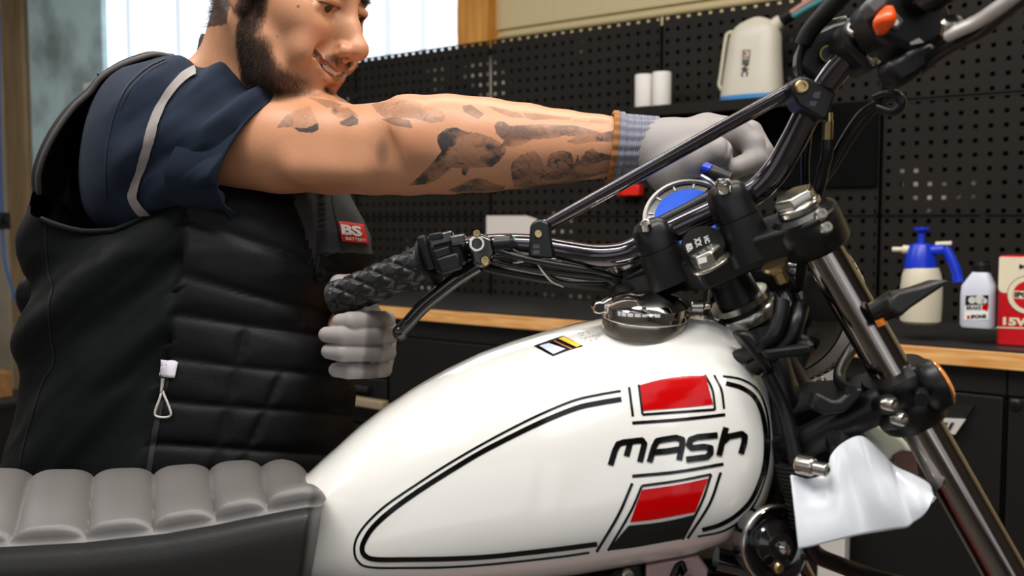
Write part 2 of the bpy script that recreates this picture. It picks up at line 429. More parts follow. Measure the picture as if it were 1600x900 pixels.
# added glowing panels out of view, for fill and chrome reflections
M['glow_panel'] = mat('glow_panel', (225, 232, 240), .5, emit=((236, 240, 246), .45))
M['overhead_glow'] = mat('overhead_glow', (225, 232, 240), .5, emit=((236, 240, 250), 1.5))
for k, (a0, a1) in enumerate(((-3.6, -2.5), (-2.2, -1.1), (-.8, .3), (.6, 1.7), (2.0, 3.1))): struct(wbox('window_%d' % (k+2), M['glow_panel'], a0, a1, YF, YF+.03, .9, 2.6))  # glow panels put behind the camera for the chrome to reflect
for k, (a0, a1) in enumerate(((-6.0, -5.0), (-4.6, -3.6))): struct(wbox('window_%d' % (k+7), M['glow_panel'], XR-.03, XR, a0, a1, .9, 2.6))  # more added glow panels, on the unseen right wall
for k, (a0, a1, b0, b1) in enumerate(((-2.6, -1.4, -5.6, -1.4), (-.2, 1.0, -5.9, -3.2), (1.8, 2.8, -5.6, -1.6), (-5.4, -4.2, -5.0, -1.4))): struct(wbox('window_%d' % (k+9), M['overhead_glow'], a0, a1, b0, b1, ZC-.03, ZC))  # added overhead glow panels, brighten the chrome from above
# timber post beside the window
struct(wbox('trim_1', M['timber'], wx(717, .08, 40), wx(736, .08, 40), YB-.05, YB+.06, 0.95, ZC))
struct(wbox('trim_2', M['timber'], wx(736, .06, 40), xpr, YB-.08, YB+.02, 0.95, ZC))
# concrete pillar and beige boards at the far left
x0, x1 = wx(44, .08, 60), wx(159, .08, 60)
struct(wbox('column_1', M['concrete'], x0, x1, .08, YB, 0, ZC, bevel=.006))
x2 = wx(43, .05, 300)
struct(wbox('column_2', M['beige_post'], x2-.45, x2, .05, YB, 0, ZC, bevel=.01))
xa = wx(8, .03, 300)
struct(wbox('trim_3', M['wall'], xa-.3, xa, .03, .05, 0, ZC, bevel=.004))
mb = MB(WM); mb.box(wx(131, .07, 120), wx(150, .07, 120), .065, .079, wz(140, 143, .07), wz(140, 129, .07))
tag(mb.build('notice_card', M['white_print'], frame=WM, smooth=0), 'small white card stuck on the concrete pillar left of the window', 'card')
# air hose, socket and box at the far left
M['hose'] = mat('blue_hose', (30, 84, 150), 0.4)
def wpt(x, y, yo): a, b = on_wall(x, y, yo); return WM @ Vector((a, yo, b))
hz = thing('air_hose', 'blue air hose hanging from a black reel coupling by the beige post', 'hose', wpt(2, 345, -.24))
mb = MB(); mb.tube([wpt(-2, 20, -.24), wpt(-1, 200, -.24), wpt(3, 345, -.24), wpt(8, 410, -.26), wpt(26, 470, -.3), wpt(50, 505, -.36), wpt(85, 540, -.4)], .008, 10, 40); mb.build('hose', M['hose'], hz)
mb = MB(WM); a, b = on_wall(2, 345, -.24); mb.box(a-.05, a+.035, -.27, -.2, b-.05, b+.05).box(a+.03, a+.07, -.25, -.22, b-.012, b+.012); mb.build('coupling', M['plastic_black'], hz, bevel=.006)
a0, b0 = on_wall(4, 610, -.55); a1, b1 = on_wall(56, 610, -.55)
M['bin'] = mat('bin_black', (24, 24, 25), 0.5)
bn = thing('storage_bin', 'tall black plastic bin behind the man at the far left', 'bin', frame=WM)
R = []
for zz, g in ((0, .03), (b0, 0), (b0, .012), (b0-.03, .012)):
    R.append([(a0-g+.0, -.85-g, zz), (a1+g, -.85-g, zz), (a1+g, -.5+g, zz), (a0-g, -.5+g, zz)])
mb = MB(WM); mb.rings([[(a0+.04, -.81, 0), (a1-.04, -.81, 0), (a1-.04, -.54, 0), (a0+.04, -.54, 0)], [(a0, -.85, b0-.03), (a1, -.85, b0-.03), (a1, -.5, b0-.03), (a0, -.5, b0-.03)]]); mb.build('bin_body', M['bin'], bn)
mb = MB(WM); mb.box(a0-.015, a1+.015, -.865, -.485, b0-.03, b0); mb.build('rim', M['bin'], bn, bevel=.004)
M['wood_block'] = mat('wood_block', (168, 122, 70), 0.6, noise=(8, (140, 96, 50), 0.3, 0.7, (1, 4, 4)))
mb = MB(WM); mb.box(a0+.0, a0+.22, -.8, -.6, b0, b0+.13)
tag(mb.build('wooden_block', M['wood_block'], frame=WM, bevel=.004), 'light wooden block lying on the black bin at the far left', 'wood block')

# ------------------------------------------------------------ workbench
XB0, XB1 = -3.6, 1.1
ZT = wz(1600, 549, -.58)             # top of the worktop at its front edge
# backing sheet behind the pegboards, below their top row of holes
ZP = [ZT+.0, 1.262, 1.262+.343, 1.262+.686]
def seam_x(x, y): return on_wall(x, y, 0)[0]
XS = [seam_x(1370, 400), seam_x(1030, 60), seam_x(762, 100)]
step = (XS[0]-XS[2])/2
XS = [XS[2]-2*step, XS[2]-step, XS[2], XS[1], XS[0], XS[0]+step]
labs = ['black pegboard left of the timber post, mostly behind the man', 'black pegboard below the bright window, its top holes lit',
        'black pegboard right of the timber post, behind the forearm', 'black pegboard behind the jug and the white rolls',
        'black pegboard behind the blue sprayer, its holes paler']
zs0 = wz(1600, 337, 0); PH = 9*.038
zs = [zs0-PH-.012, zs0, zs0+PH+.006, zs0+2*PH+.012]
for i in range(5):
    t = thing('pegboard', labs[i], 'pegboard', group='black pegboards above the workbench', frame=WM @ Matrix.Translation((XS[i]+.002, 0, zs[0])))
    for k in range(3):
        # local x from the panel's left, so holes line up with the panel
        z0, z1 = zs[k]+.002, zs[k+1]-.002
        fr = WM @ Matrix.Translation((XS[i]+.002, 0, z0))
        o = MB(WM).box(XS[i]+.005, XS[i+1]-.005, 0.0185, .0195, z0, z1)
        o2 = bpy.data.objects.new
        ob = link_mesh('panel', o.v, o.f, [M['pegboard'], M['panel_edge']], t, smooth=0)
        # hole lattice origin per panel
        for vtx in ob.data.vertices: vtx.co.z -= (z0-zs[0])
        ob.location.z = (z0-zs[0])
        e = MB(WM); x0, x1 = XS[i]+.005, XS[i+1]-.005
        for q in ((x0, x0+.006, z0, z1), (x1-.006, x1, z0, z1), (x0, x1, z0, z0+.006), (x0, x1, z1-.006, z1)):
            e.box(q[0], q[1], .0172, .0202, q[2], q[3])
        fl = e.build('folded_edge', M['panel_edge'], ob, smooth=0)
        for vtx in fl.data.vertices: vtx.co.z -= (z0-zs[0])
ZTOP = zs[3]
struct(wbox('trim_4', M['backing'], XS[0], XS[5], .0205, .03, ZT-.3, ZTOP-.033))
# worktop
tag(wbox('worktop', M['worktop'], XB0, XB1, -.575, -.004, ZT-.006, ZT), 'long dark workbench top running under the pegboards', 'worktop')
tag(wbox('plywood_board', M['plywood'], XB0, XB1, -.58, -.004, ZT-.046, ZT-.0065, bevel=.0015), 'plywood board with orange edge under the dark worktop', 'board')
# cabinets
cw = .62; k = 0
xgap = on_wall(1568, 750, -.55)[0]
edges = [xgap+.62, xgap, xgap-.78, xgap-1.4, xgap-2.02, xgap-2.64, xgap-3.3]
cl = ['black metal cabinet at the right end with a round lock', 'black metal cabinet behind the front fork, badge plate on its door', 'black metal cabinet hidden behind the fuel tank front',
      'black metal cabinet seen above the middle of the tank', 'black drawer cabinet beside the gloved left hand', 'black metal cabinet behind the man']
for i in range(6):
    x1, x0 = edges[i], edges[i+1]
    c = thing('workshop_cabinet', cl[i], 'cabinet', group='black cabinets under the workbench', frame=WM @ Matrix.Translation((x0, -.55, 0)))
    wbox('body', M['cabinet'], x0+.002, x1-.002, -.53, -.03, .02, ZT-.047, c)
    wbox('top_rail', M['cabinet_dark'], x0+.002, x1-.002, -.545, -.53, ZT-.11, ZT-.05, c)
    if i == 4:
        zz = ZT-.115
        for h in (.16, .18, .22, .26):
            d = wbox('drawer', M['cabinet'], x0+.012, x1-.012, -.556, -.53, zz-h+.01, zz, c, bevel=.003)
            hd = wbox('handle', M['cabinet_dark'], x0+.08, x1-.08, -.585, -.556, zz-.05, zz-.03, d, bevel=.003)
            zz -= h
    else:
        d = wbox('door', M['cabinet'], x0+.006, x1-.006, -.556, -.53, .06, ZT-.115, c, bevel=.003)
        lz = wz(1587, 631, -.55)
        lx = x0+.04
        if i == 0: lx = on_wall(1587, 631, -.556)[0]
        MB(WM).lathe([(.0, .0), (.013, 0), (.013, .006), (.010, .008), (.004, .009)], (lx, -.556, lz), (0, -1, 0)).build('lock', M['satin_black'], d)
a, b = on_wall(530, 622, -.60); a2 = on_wall(603, 630, -.60)[0]; b2 = on_wall(566, 634, -.60)[1]
tag(wbox('wooden_strip', M['wood_pale'], a-.1, a2, -.62, -.586, b2, b2+.03, bevel=.004), 'pale wooden strip on the cabinet front below the gloved hand', 'strip')
# pale leg / frame strip under the fender, and badge plate
M['label_white'] = mat('label_white', (200, 196, 190), 0.5)
def wquad(pts, yo): return [Vector((*on_wall(x, y, yo), 0)) for x, y in pts]
def wslab(mb, pts, yo, th):
    q = [on_wall(x, y, yo) for x, y in pts]; mb.prism([Vector((a, yo, b)) for a, b in q], (0, th, 0))
mb = MB(WM); wslab(mb, [(1452, 653), (1508, 656), (1492, 679), (1438, 673)], -.575, .01)
bp = tag(mb.build('badge_plate', M['label_white'], frame=WM, smooth=0), 'pale slanted badge plate with dark bars on the cabinet door', 'plate')
mb = MB(WM)
for k in range(3): wslab(mb, [(1466+k*10, 660), (1471+k*10, 660.5), (1465+k*10, 672), (1460+k*10, 671.5)], -.577, .002)
mb.build('bars', M['cabinet_dark'], bp, smooth=0)
mb = MB(WM); wslab(mb, [(1448, 629), (1522, 634), (1508, 655), (1440, 652)], -.565, .008)
mb.build('grip_recess', M['cabinet_dark'], bp, smooth=0)
mb = MB(WM); x0 = on_wall(1286, 860, -.6)[0]; x1 = on_wall(1328, 860, -.6)[0]; mb.box(x0, x1, -.64, -.6, 0, wz(1300, 790, -.6))
tag(mb.build('steel_post', M['label_white'], frame=WM, bevel=.004), 'pale grey post in front of the cabinets, below the white mudguard', 'post')

# ------------------------------------------------------------ things on the wall and the bench
M['cream'] = mat('cream_plastic', (206, 198, 174), 0.4, sss=0.0)
M['jug'] = mat('jug_plastic', (200, 194, 178), 0.35)
M['blue_fluid'] = mat('blue_fluid', (52, 128, 190), 0.35)
M['blue_plastic'] = mat('blue_plastic', (14, 50, 190), 0.3)
M['red_plastic'] = mat('red_plastic', (225, 34, 20), 0.35)
M['roll'] = mat('paper_roll', (228, 224, 218), 0.7, bump=(60, 0.3, 0.002))
M['paper'] = mat('paper', (222, 214, 206), 0.7)
M['tin_red'] = mat('tin_red', (196, 14, 24), 0.3, coat=0.5)
M['tin_cream'] = mat('tin_cream', (226, 216, 186), 0.35, coat=0.5)
M['bottle_white'] = mat('bottle_white', (206, 208, 222), 0.35)
M['tube_pink'] = mat('tube_pink', (176, 128, 120), 0.3)
M['tube_teal'] = mat('tube_teal', (58, 132, 132), 0.3)
M['green'] = mat('green_plastic', (14, 96, 62), 0.4)
# shelf
SZ = wz(1100, 163, -.12)
sx0, sx1 = on_wall(985, 170, -.16)[0], on_wall(1262, 160, -.16)[0]
sh = thing('wall_shelf', 'black metal shelf on the pegboard carrying the jug and two white rolls', 'shelf', frame=WM @ Matrix.Translation((sx0, -.16, SZ-.04)))
wbox('shelf_board', M['panel_edge'], sx0, sx1, -.16, -.002, SZ-.006, SZ, sh, bevel=.0015)
wbox('front_lip', M['panel_edge'], sx0, sx1, -.162, -.156, SZ-.03, SZ+.004, sh, bevel=.0015)
xq0, xq1 = on_wall(1040, 240, 0)[0], on_wall(1369, 240, 0)[0]
wbox('back_plate', mat('flat_black', (5, 5, 5), .8, spec=.1), xq0, xq1, .006, .0165, wz(1300, 292, 0), SZ-.012, sh)
for q in (sx0+.002, sx1-.006): wbox('bracket', M['panel_edge'], q, q+.004, -.156, -.002, SZ-.05, SZ-.006, sh)
# white rolls
for i, (xa, xb, yt) in enumerate(((994, 1019, 117), (1021, 1047, 113))):
    yo = -.10+.0*i; xa, xb = on_wall(xa, 140, yo)[0], on_wall(xb, 140, yo)[0]; r = (xb-xa)/2; zt = wz((1006, 1034)[i], yt, yo)
    h = zt-SZ; c = Vector((xa+r, yo, SZ))
    mb = MB(WM); mb.lathe([(r*.96, 0), (r, .004), (r, h-.004), (r*.95, h), (r*.35, h), (r*.33, h-.02), (.001, h-.02)], c, (0, 0, 1), 28)
    tag(mb.build('tissue_roll', M['roll'], frame=WM @ Matrix.Translation(c)), ('white paper roll on the shelf, left and lower of two', 'white paper roll on the shelf, next to the jug, taller of two')[i], 'roll', 'white rolls on the wall shelf')
# jug : profile defined by photo outline, elliptical section
yo = -.085
def jz(y, x=1170): return wz(x, y, yo)
def jx(x, y=110): return on_wall(x, y, yo)[0]
jb = WM @ Matrix.Translation((jx(1172), yo, SZ))
jug = thing('measuring_jug', 'white plastic fluid jug with black capped spout on the wall shelf', 'jug', frame=jb)
rows = [(158, 1128, 1221), (140, 1130, 1221.5), (110, 1134.5, 1220), (80, 1139, 1219), (60, 1142, 1219), (50, 1145, 1217.5), (42, 1150, 1214), (36, 1157, 1208), (31, 1167, 1200), (28, 1178, 1192)]
def jring(y, xl, xr, n=32, sq=2.6, dep=.62, cy=0):
    a, b = jx(xl, y), jx(xr, y); z = max(jz(y, (xl+xr)/2), SZ); c = (a+b)/2; r = (b-a)/2; R = []
    for j in range(n):
        t = 2*PI*j/n; cx_, sy_ = math.cos(t), math.sin(t)
        R.append(Vector((c + r*math.copysign(abs(cx_)**(2/sq), cx_), yo+cy + max(r*dep, .02)*math.copysign(abs(sy_)**(2/sq), sy_), z)))
    return R
mb = MB(WM); mb.rings([jring(*r) for r in rows]); mb.build('jug_body', M['jug'], jug, smooth=50)
mb = MB(WM); mb.rings([jring(158.5, 1127.5, 1221.5, dep=.63), jring(150, 1128.8, 1221.6, dep=.63)]); mb.build('fluid_line', M['blue_fluid'], jug)
def jp(x, y, dy=0): a, b = on_wall(x, y, yo); return WM @ Vector((a, yo+dy, b))
mb = MB(); mb.tube([jp(1150, 50), jp(1139, 52), jp(1134, 62), jp(1126, 118), jp(1124, 132), jp(1128, 140), jp(1134, 142)], .0062, 10, 30); mb.build('handle', M['cream'], jug)
mb = MB(); mb.tube([jp(1194, 62), jp(1204, 48), jp(1215, 36), jp(1226, 28)], lambda t: .03-.013*t, 20, 10); mb.build('spout', M['jug'], jug)
mb = MB(); mb.tube([jp(1222, 31), jp(1237, 21)], .021, 20); mb.build('spout_cap', M['plastic_black'], jug)
mb = MB(); mb.tube([jp(1234, 22), jp(1258, 6), jp(1300, -18)], .010, 14); lab(mb.build('clear_tube', M['tube_pink'], jug), 'pinkish hose end')
mb = MB(); mb.tube([jp(1237, 27), jp(1262, 12), jp(1304, -10)], .009, 14); lab(mb.build('clear_tube', M['tube_teal'], jug), 'teal hose end')
yf = -.085-.052
lm = MB(WM); q = [on_wall(x, y, yf-.004) for x, y in ((1159, 77), (1172, 77), (1168, 133), (1155, 133))]
lm.prism([Vector((a, yf-.006, b)) for a, b in q], (0, .004, 0)); lb = lm.build('label', M['jug'], jug, smooth=0)
def wtext(mbx, s, quad, yy, bold=.03):   # quad: bottom-left, bottom-right, top-left pixels
    a, b, c = [Vector((on_wall(x, y, yy)[0], yy, on_wall(x, y, yy)[1])) for x, y in quad]
    put_text(mbx, s, a, b-a, c-a, bold)
mb = MB(WM); wtext(mb, 'IPONE', ((1167.5, 132), (1171, 91), (1156.5, 132)), yf-.007, .04); mb.build('lettering', M['black_print'], lb, smooth=0)
mb = MB(WM)
for qq in (((1160.5, 78), (1171.5, 78), (1171.5, 79.2), (1160.5, 79.2)), ((1160, 88.5), (1171, 88.5), (1171, 89.8), (1160, 89.8)), ((1160.5, 78), (1161.7, 78), (1161.2, 89.8), (1160, 89.8)), ((1170.4, 78), (1171.5, 78), (1171, 89.8), (1169.8, 89.8))):
    wslab(mb, qq, yf-.007, .001)
mb.build('logo_frame', M['black_print'], lb, smooth=0)
mb = MB(WM); a, b = on_wall(1165.7, 84, yf); mb.lathe([(.0045, 0), (.0045, .001)], (a, yf-.007, b), (0, -1, 0), 16); mb.build('logo_dot', M['red_print'], lb)
# red hook, paper sheet
mb = MB(WM); a0, b0 = on_wall(966, 306, -.03); a1, b1 = on_wall(999, 288, -.03)
mb.box(a0, a1, -.035, -.001, b0, b1); mb.box(a0+.004, a0+.014, -.05, -.03, b0, b1+.005)
tag(mb.build('hook_block', M['red_plastic'], frame=WM, bevel=.003), 'red plastic block hooked on the pegboard below the wrist', 'hook')
mb = MB(WM); nq = 10
top = [(760, 338), (833, 337), (838, 343)]
wslab(mb, [(760, 337), (822, 337), (838, 342), (838, 372), (760, 372)], -.045, .003)
tag(mb.build('paper_sheet', M['paper'], frame=WM, smooth=0), 'white paper sheet leaning on the pegboard above the bench', 'paper')
# sprayer
yo = -.16
def bp_(x, y, yy=None): yy = yo if yy is None else yy; a, b = on_wall(x, y, yy); return Vector((a, yy, b))
def lathe_px(mbx, xc, rows, yy, seg=36, zfix=None):      # rows (halfwidth px, y px) around a vertical axis at pixel xc
    a = on_wall(xc, rows[0][1], yy)[0]; prof = []
    for hw, y in rows:
        z = on_wall(xc, y, yy)[1]; d = (WM @ Vector((a, yy, z)) - CAM).dot(FW)
        prof.append((hw*d/F, z))
    z0 = prof[0][1] if zfix is None else zfix
    mbx.lathe([(r, z) for r, z in prof], (a, yy, 0), (0, 0, 1), seg); return a
fr = WM @ Matrix.Translation(bp_(1438, 503))
zb = on_wall(1438, 503, yo)[1]
yo = -.16
for _ in range(30):                  # stand it so its foot is exactly on the worktop
    yo += (on_wall(1438, 505, yo)[1]-ZT)*(-1.0)
    yo = max(min(yo, -.05), -.5)
sp = thing('pump_sprayer', 'white pump sprayer with blue head, trigger and pump knob on the bench', 'sprayer', frame=WM @ Matrix.Translation((on_wall(1438, 505, yo)[0], yo, ZT)))
mb = MB(WM); lathe_px(mb, 1438, [(26, 505), (30, 501), (31, 480), (31, 450), (29, 430), (25, 418.5), (24, 418)], yo); mb.build('tank_bottle', M['cream'], sp)
mb = MB(WM); lathe_px(mb, 1438, [(24.5, 419), (23, 405), (19, 390), (16, 382), (9, 380), (5.5, 379), (5, 364), (9, 362), (12, 359), (12, 356), (8, 355)], yo); mb.build('pump_head', M['blue_plastic'], sp)
mb = MB(WM); mb.tube([bp_(1425, 391, yo), bp_(1450, 391, yo), bp_(1476, 389, yo)], .015, 16, 8, flat=.8); mb.tube([bp_(1476, 387, yo), bp_(1486, 405, yo), bp_(1494, 424, yo), bp_(1497, 441, yo)], .0125, 14, 12); mb.build('handle', M['blue_plastic'], sp)
mb = MB(WM); mb.tube([bp_(1424, 391, yo), bp_(1411, 390, yo)], .0115, 16); mb.tube([bp_(1411, 390, yo), bp_(1395, 390, yo)], .0068, 14); mb.build('nozzle', M['cream'], sp)
mb = MB(WM); mb.tube([bp_(1462, 381, yo), bp_(1487, 380, yo)], .006, 10, flat=.7); mb.build('trigger', M['cream'], sp)
# brake-fluid bottle
yb = -.14
for _ in range(30): yb = max(min(yb - (on_wall(1526, 510, yb)[1]-ZT), -.05), -.5)
bt = thing('fluid_bottle', 'white fluid bottle with black cap and printed label between sprayer and tin', 'bottle', frame=WM @ Matrix.Translation((on_wall(1526, 510, yb)[0], yb, ZT)))
def ering(xl, xr, y, yy, dep, n=28, sq=5):
    a, b = on_wall(xl, y, yy)[0], on_wall(xr, y, yy)[0]; z = max(on_wall((xl+xr)/2, y, yy)[1], ZT)
    c, r = (a+b)/2, (b-a)/2
    return [Vector((c + r*math.copysign(abs(math.cos(2*PI*j/n))**(2/sq), math.cos(2*PI*j/n)), yy + dep*math.copysign(abs(math.sin(2*PI*j/n))**(2/sq), math.sin(2*PI*j/n)), z)) for j in range(n)]
mb = MB(WM); mb.rings([ering(1504, 1552, 511, yb, .028), ering(1502, 1553.5, 507, yb, .03), ering(1503, 1554, 460, yb, .03), ering(1505, 1555, 446, yb, .03), ering(1520, 1546, 425, yb, .02, sq=3)]); mb.build('bottle_body', M['bottle_white'], bt, smooth=50)
mb = MB(WM); lathe_px(mb, 1533, [(13, 426), (13, 414), (11, 412), (9, 410)], yb); mb.build('cap', M['plastic_black'], bt)
def on_face(mb, pts, yy, th=.0006): wslab(mb, pts, yy, th)
yl = yb-.0306
mb = MB(WM); on_face(mb, [(1509, 462), (1546, 461), (1544, 500), (1506, 500)], yl); lbl = mb.build('label', M['white_print'], bt, smooth=0)
mb = MB(WM); on_face(mb, [(1509, 462), (1545, 461), (1544, 476), (1508, 477)], yl-.0008); mb.build('picture_band', M['black_print'], lbl, smooth=0)
mb = MB(WM)
for x, y, r in ((1519, 469, 5), (1531, 468, 6.5), (1538, 470, 4)):
    a, b = on_wall(x, y, yl); mb.lathe([(r*.0017, 0), (r*.0017, .0004)], (a, yl-.001, b), (0, -1, 0), 18)
mb.build('picture_tyres', M['grey_print'], lbl)
mb = MB(WM); wtext(mb, 'BRAKE', ((1510, 484), (1533, 484), (1510, 478)), yl-.0012); mb.build('title_lettering', M['black_print'], lbl, smooth=0)
mb = MB(WM); wtext(mb, 'IPONE', ((1517, 498), (1541, 497), (1517, 492)), yl-.0012, .05); mb.build('lettering', M['black_print'], lbl, smooth=0)
mb = MB(WM); on_face(mb, [(1535, 477), (1545, 476), (1543, 486), (1534, 483)], yl-.0012, .0005); mb.build('red_mark', M['red_print'], lbl, smooth=0)
mb = MB(WM); on_face(mb, [(1511, 493), (1515, 493), (1515, 498), (1511, 498)], yl-.0012, .0005); mb.build('red_square', M['red_print'], lbl, smooth=0)
# oil tin
yt = -.12
for _ in range(30): yt = max(min(yt - (on_wall(1558, 512, yt)[1]-ZT), -.05), -.5)
tx0 = on_wall(1557, 512, yt)[0]; tzt = on_wall(1557, 399, yt)[1]
tn = thing('oil_tin', 'red and cream oil tin at the right edge, lettered 15W50', 'tin', frame=WM @ Matrix.Translation((tx0, yt, ZT)))
tw = .17
mb = MB(WM).box(tx0, tx0+tw, yt, yt+.1, ZT, tzt); mb.build('tin_body', M['tin_red'], tn, bevel=.006, seg=3)
z1 = on_wall(1558, 457, yt)[1]
cr = 0.012; pts = [(tx0+.001, tzt-.004), (tx0+.001, z1+cr)] + [(tx0+.001+cr-cr*math.cos(a), z1+cr-cr*math.sin(a)) for a in (PI/6, PI/3, PI/2)] + [(tx0+tw-.001, z1), (tx0+tw-.001, tzt-.004)]
mb = MB(WM); mb.prism([Vector((a, yt-.0008, b)) for a, b in pts], (0, .0006, 0)); mb.build('cream_panel', M['tin_cream'], tn, smooth=0)
mb = MB(WM); wslab(mb, [(1557, 510.5), (1640, 513), (1640, 515), (1557, 512.5)], yt-.0008, .0006); mb.build('base_line', M['tin_cream'], tn, smooth=0)
a, b = on_wall(1607, 461, yt)
mb = MB(WM); mb.lathe([(.046, 0), (.046, .0005)], (a, yt-.001, b), (0, -1, 0), 40); mb.build('roundel', M['black_print'], tn)
mb = MB(WM); mb.lathe([(.0445, 0), (.0445, .0004)], (a, yt-.0018, b), (0, -1, 0), 40); mb.build('roundel_ring', M['tin_cream'], tn)
mb = MB(WM); mb.lathe([(.033, 0), (.033, .0004)], (a, yt-.0026, b), (0, -1, 0), 40); mb.build('roundel_disc', M['tin_red'], tn)
mb = MB(WM); mb.box(a-.031, a+.031, yt-.0036, yt-.003, b-.009, b+.009); mb.build('name_band', M['tin_cream'], tn, smooth=0)
mb = MB(WM); put_text(mb, 'IPONE', Vector((a-.029, yt-.0042, b-.007)), Vector((.058, 0, 0)), Vector((0, 0, .014)), .05); mb.build('name_lettering', M['black_print'], tn, smooth=0)
mb = MB(WM); put_text(mb, 'MOTO', Vector((tx0+.045, yt-.002, on_wall(1590, 420, yt)[1])), Vector((.07, 0, 0)), Vector((0, 0, .011)), .05); mb.build('lettering', M['black_print'], tn, smooth=0)
mb = MB(WM); z0 = on_wall(1567, 508, yt)[1]; put_text(mb, '15W50', Vector((tx0+.014, yt-.002, z0)), Vector((.10, 0, 0)), Vector((0, 0, .02)), .05); mb.build('grade_lettering', M['tin_cream'], tn, smooth=0)
mb = MB(WM); ag = on_wall(1462, 505, yo)[0]; mb.tube([Vector((ag, -.17, ZT+.005)), Vector((ag+.03, -.15, ZT+.005)), Vector((ag+.09, -.16, ZT+.004)), Vector((ag+.13, -.19, ZT+.004))], .0045, 10, 20, flat=.8)
tag(mb.build('green_strap', M['green'], frame=WM), 'dark green strap lying on the bench between sprayer and bottle', 'strap')
# ------------------------------------------------------------ motorcycle
def interp(x, pts): return float(np.interp(x, [p[0] for p in pts], [p[1] for p in pts]))
LIFTZ = 0.30
bike = thing('motorcycle', 'white motorcycle with black striped fuel tank, red panels and ribbed grey seat', 'motorcycle', (P(1000, 700, .95).x, P(1000, 700, .95).y, LIFTZ))
DB = 0.0
P0 = P
def P(x, y, d): return P0(x, y, d + DB)     # DB sets the handlebar assembly back over the steering head
# --- fuel tank
TOP = [(430,782),(480,742),(520,705),(560,668),(600,637),(650,603),(700,575),(750,551),(800,533),(850,518),(900,505),(950,495),(1000,489),(1050,486),(1090,489),(1130,503),(1160,522),(1185,555),(1200,590),(1209,620),(1214,660)]
BOT = [(430,925),(600,922),(700,918),(800,911),(900,899),(1000,882),(1080,867),(1130,850),(1165,826),(1185,802),(1198,772),(1207,735),(1214,690)]
def tank_rings(sx):
    x0, x1 = P(430, 800, 1.02).x, P(430, 800, 1.02).x + sx
    NS = 56; NR = 72; S = []
    tops = np.zeros(NS); bots = np.zeros(NS); X = np.zeros(NS); W = np.zeros(NS); DC = np.zeros(NS)
    for i in range(NS):
        s = i/(NS-1); s = 1-(1-s)**1.6
        X[i] = x0 + (x1-x0)*s
        DC[i] = 1.03 - .06*s
        e = max(0.0, (s-.72)/.28)
        W[i] = (.062 + .062*min(1, s/.55)**0.8)*math.sqrt(max(0.0, 1-e**2.6)) + .0015
    px = 800 + X/DC*F
    for i in range(NS):
        tops[i] = P(0, interp(px[i], TOP), DC[i]).z; bots[i] = P(0, interp(px[i], BOT), DC[i]).z
    for it in range(12):
        R = []
        for i in range(NS):
            c = (tops[i]+bots[i])/2; h = (tops[i]-bots[i])/2; ring = []
            yc = CAM.y + DC[i]
            for j in range(NR):
                t = 2*PI*j/NR; ct, st = math.cos(t), math.sin(t)
                e1 = 2.35 if st > 0 else 2.9
                y = math.copysign(abs(ct)**(2/e1), ct); z = math.copysign(abs(st)**(2/e1), st)
                w = W[i]*(1 - .10*z - .06*(z < 0)*z*z)
                ring.append(Vector((X[i], yc - y*w + .018*z, c + z*h)))
            R.append(ring)
        err = 0
        for i in range(NS):
            q = [px_of(v) for v in R[i]]
            a = min(q, key=lambda t: t[1]); b = max(q, key=lambda t: t[1])
            ea = a[1]-interp(a[0], TOP); eb = b[1]-interp(b[0], BOT)
            if i < NS-1:
                tops[i] += ea*.6/F*DC[i]; bots[i] += eb*.6/F*DC[i]
            if tops[i]-bots[i] < .004: m = (tops[i]+bots[i])/2; tops[i] = m+.002; bots[i] = m-.002
    mx = max(px_of(v)[0] for r in R for v in r)
    return R, mx
sx = .53
for _ in range(5):
    TR, mx = tank_rings(sx); sx += (1214-mx)*.95/F
tm = MB(); tm.rings(TR)
tank = tm.build('fuel_tank', M['white_paint'], bike, smooth=80)
TS = Surf(tm.v, [f for f in tm.f if len(f) == 4])
# stripes
def stripe(name, paths, m, par=tank, off=.0005):
    mb = MB()
    for path, w in paths: ribbon(mb, TS, path, w, off=off)
    return mb.build(name, m, par, smooth=80)
main = [(971,624),(935,630),(900,638),(850,658),(800,682),(750,708),(700,738),(650,770),(610,799),(584,823),(571,842),(566,858),(572,869),(590,874),(640,874),(700,873),(760,870),(820,864),(880,857),(933,850)]
outer = [(970,611),(935,617),(897,626),(848,646),(797,671),(747,698),(696,728),(645,761),(603,790),(575,816),(559,838),(554,858),(559,876),(578,886),(640,887),(700,886),(760,882),(820,876),(880,869),(921,863)]
stripe('side_stripe', [(main, 8)], M['stripe']); stripe('side_stripe', [(outer, 3.6)], M['stripe'])
r1 = [(1134,599),(1158,606),(1178,620),(1190,645),(1196,680),(1195,720),(1187,752),(1172,783),(1150,805),(1124,820),(1097,828)]
r2 = [(1129,588),(1158,593),(1182,608),(1195,634),(1201,668),(1201,710),(1194,750),(1180,784),(1158,812),(1128,830),(1090,838)]
stripe('side_stripe', [(r1, 7)], M['stripe']); stripe('side_stripe', [(r2, 3.2)], M['stripe'])
def area_patch(name, A, B, m, off=.0006):
    mb = MB(); patch(mb, TS, A, B, off); return mb.build(name, m, tank, smooth=80)
area_patch('red_panel', [(1000,602),(1030,594),(1065,588),(1102,587)], [(1005,642),(1040,639),(1080,636),(1114,632)], M['red_print'])
area_patch('red_panel', [(1003,765),(1040,760),(1075,754),(1107,747)], [(984,816),(1020,812),(1055,806),(1086,800)], M['red_print'])
area_patch('black_panel', [(982,821),(1020,817),(1055,811),(1085,804)], [(949,860),(990,855),(1030,848),(1064,842)], M['black_print'])
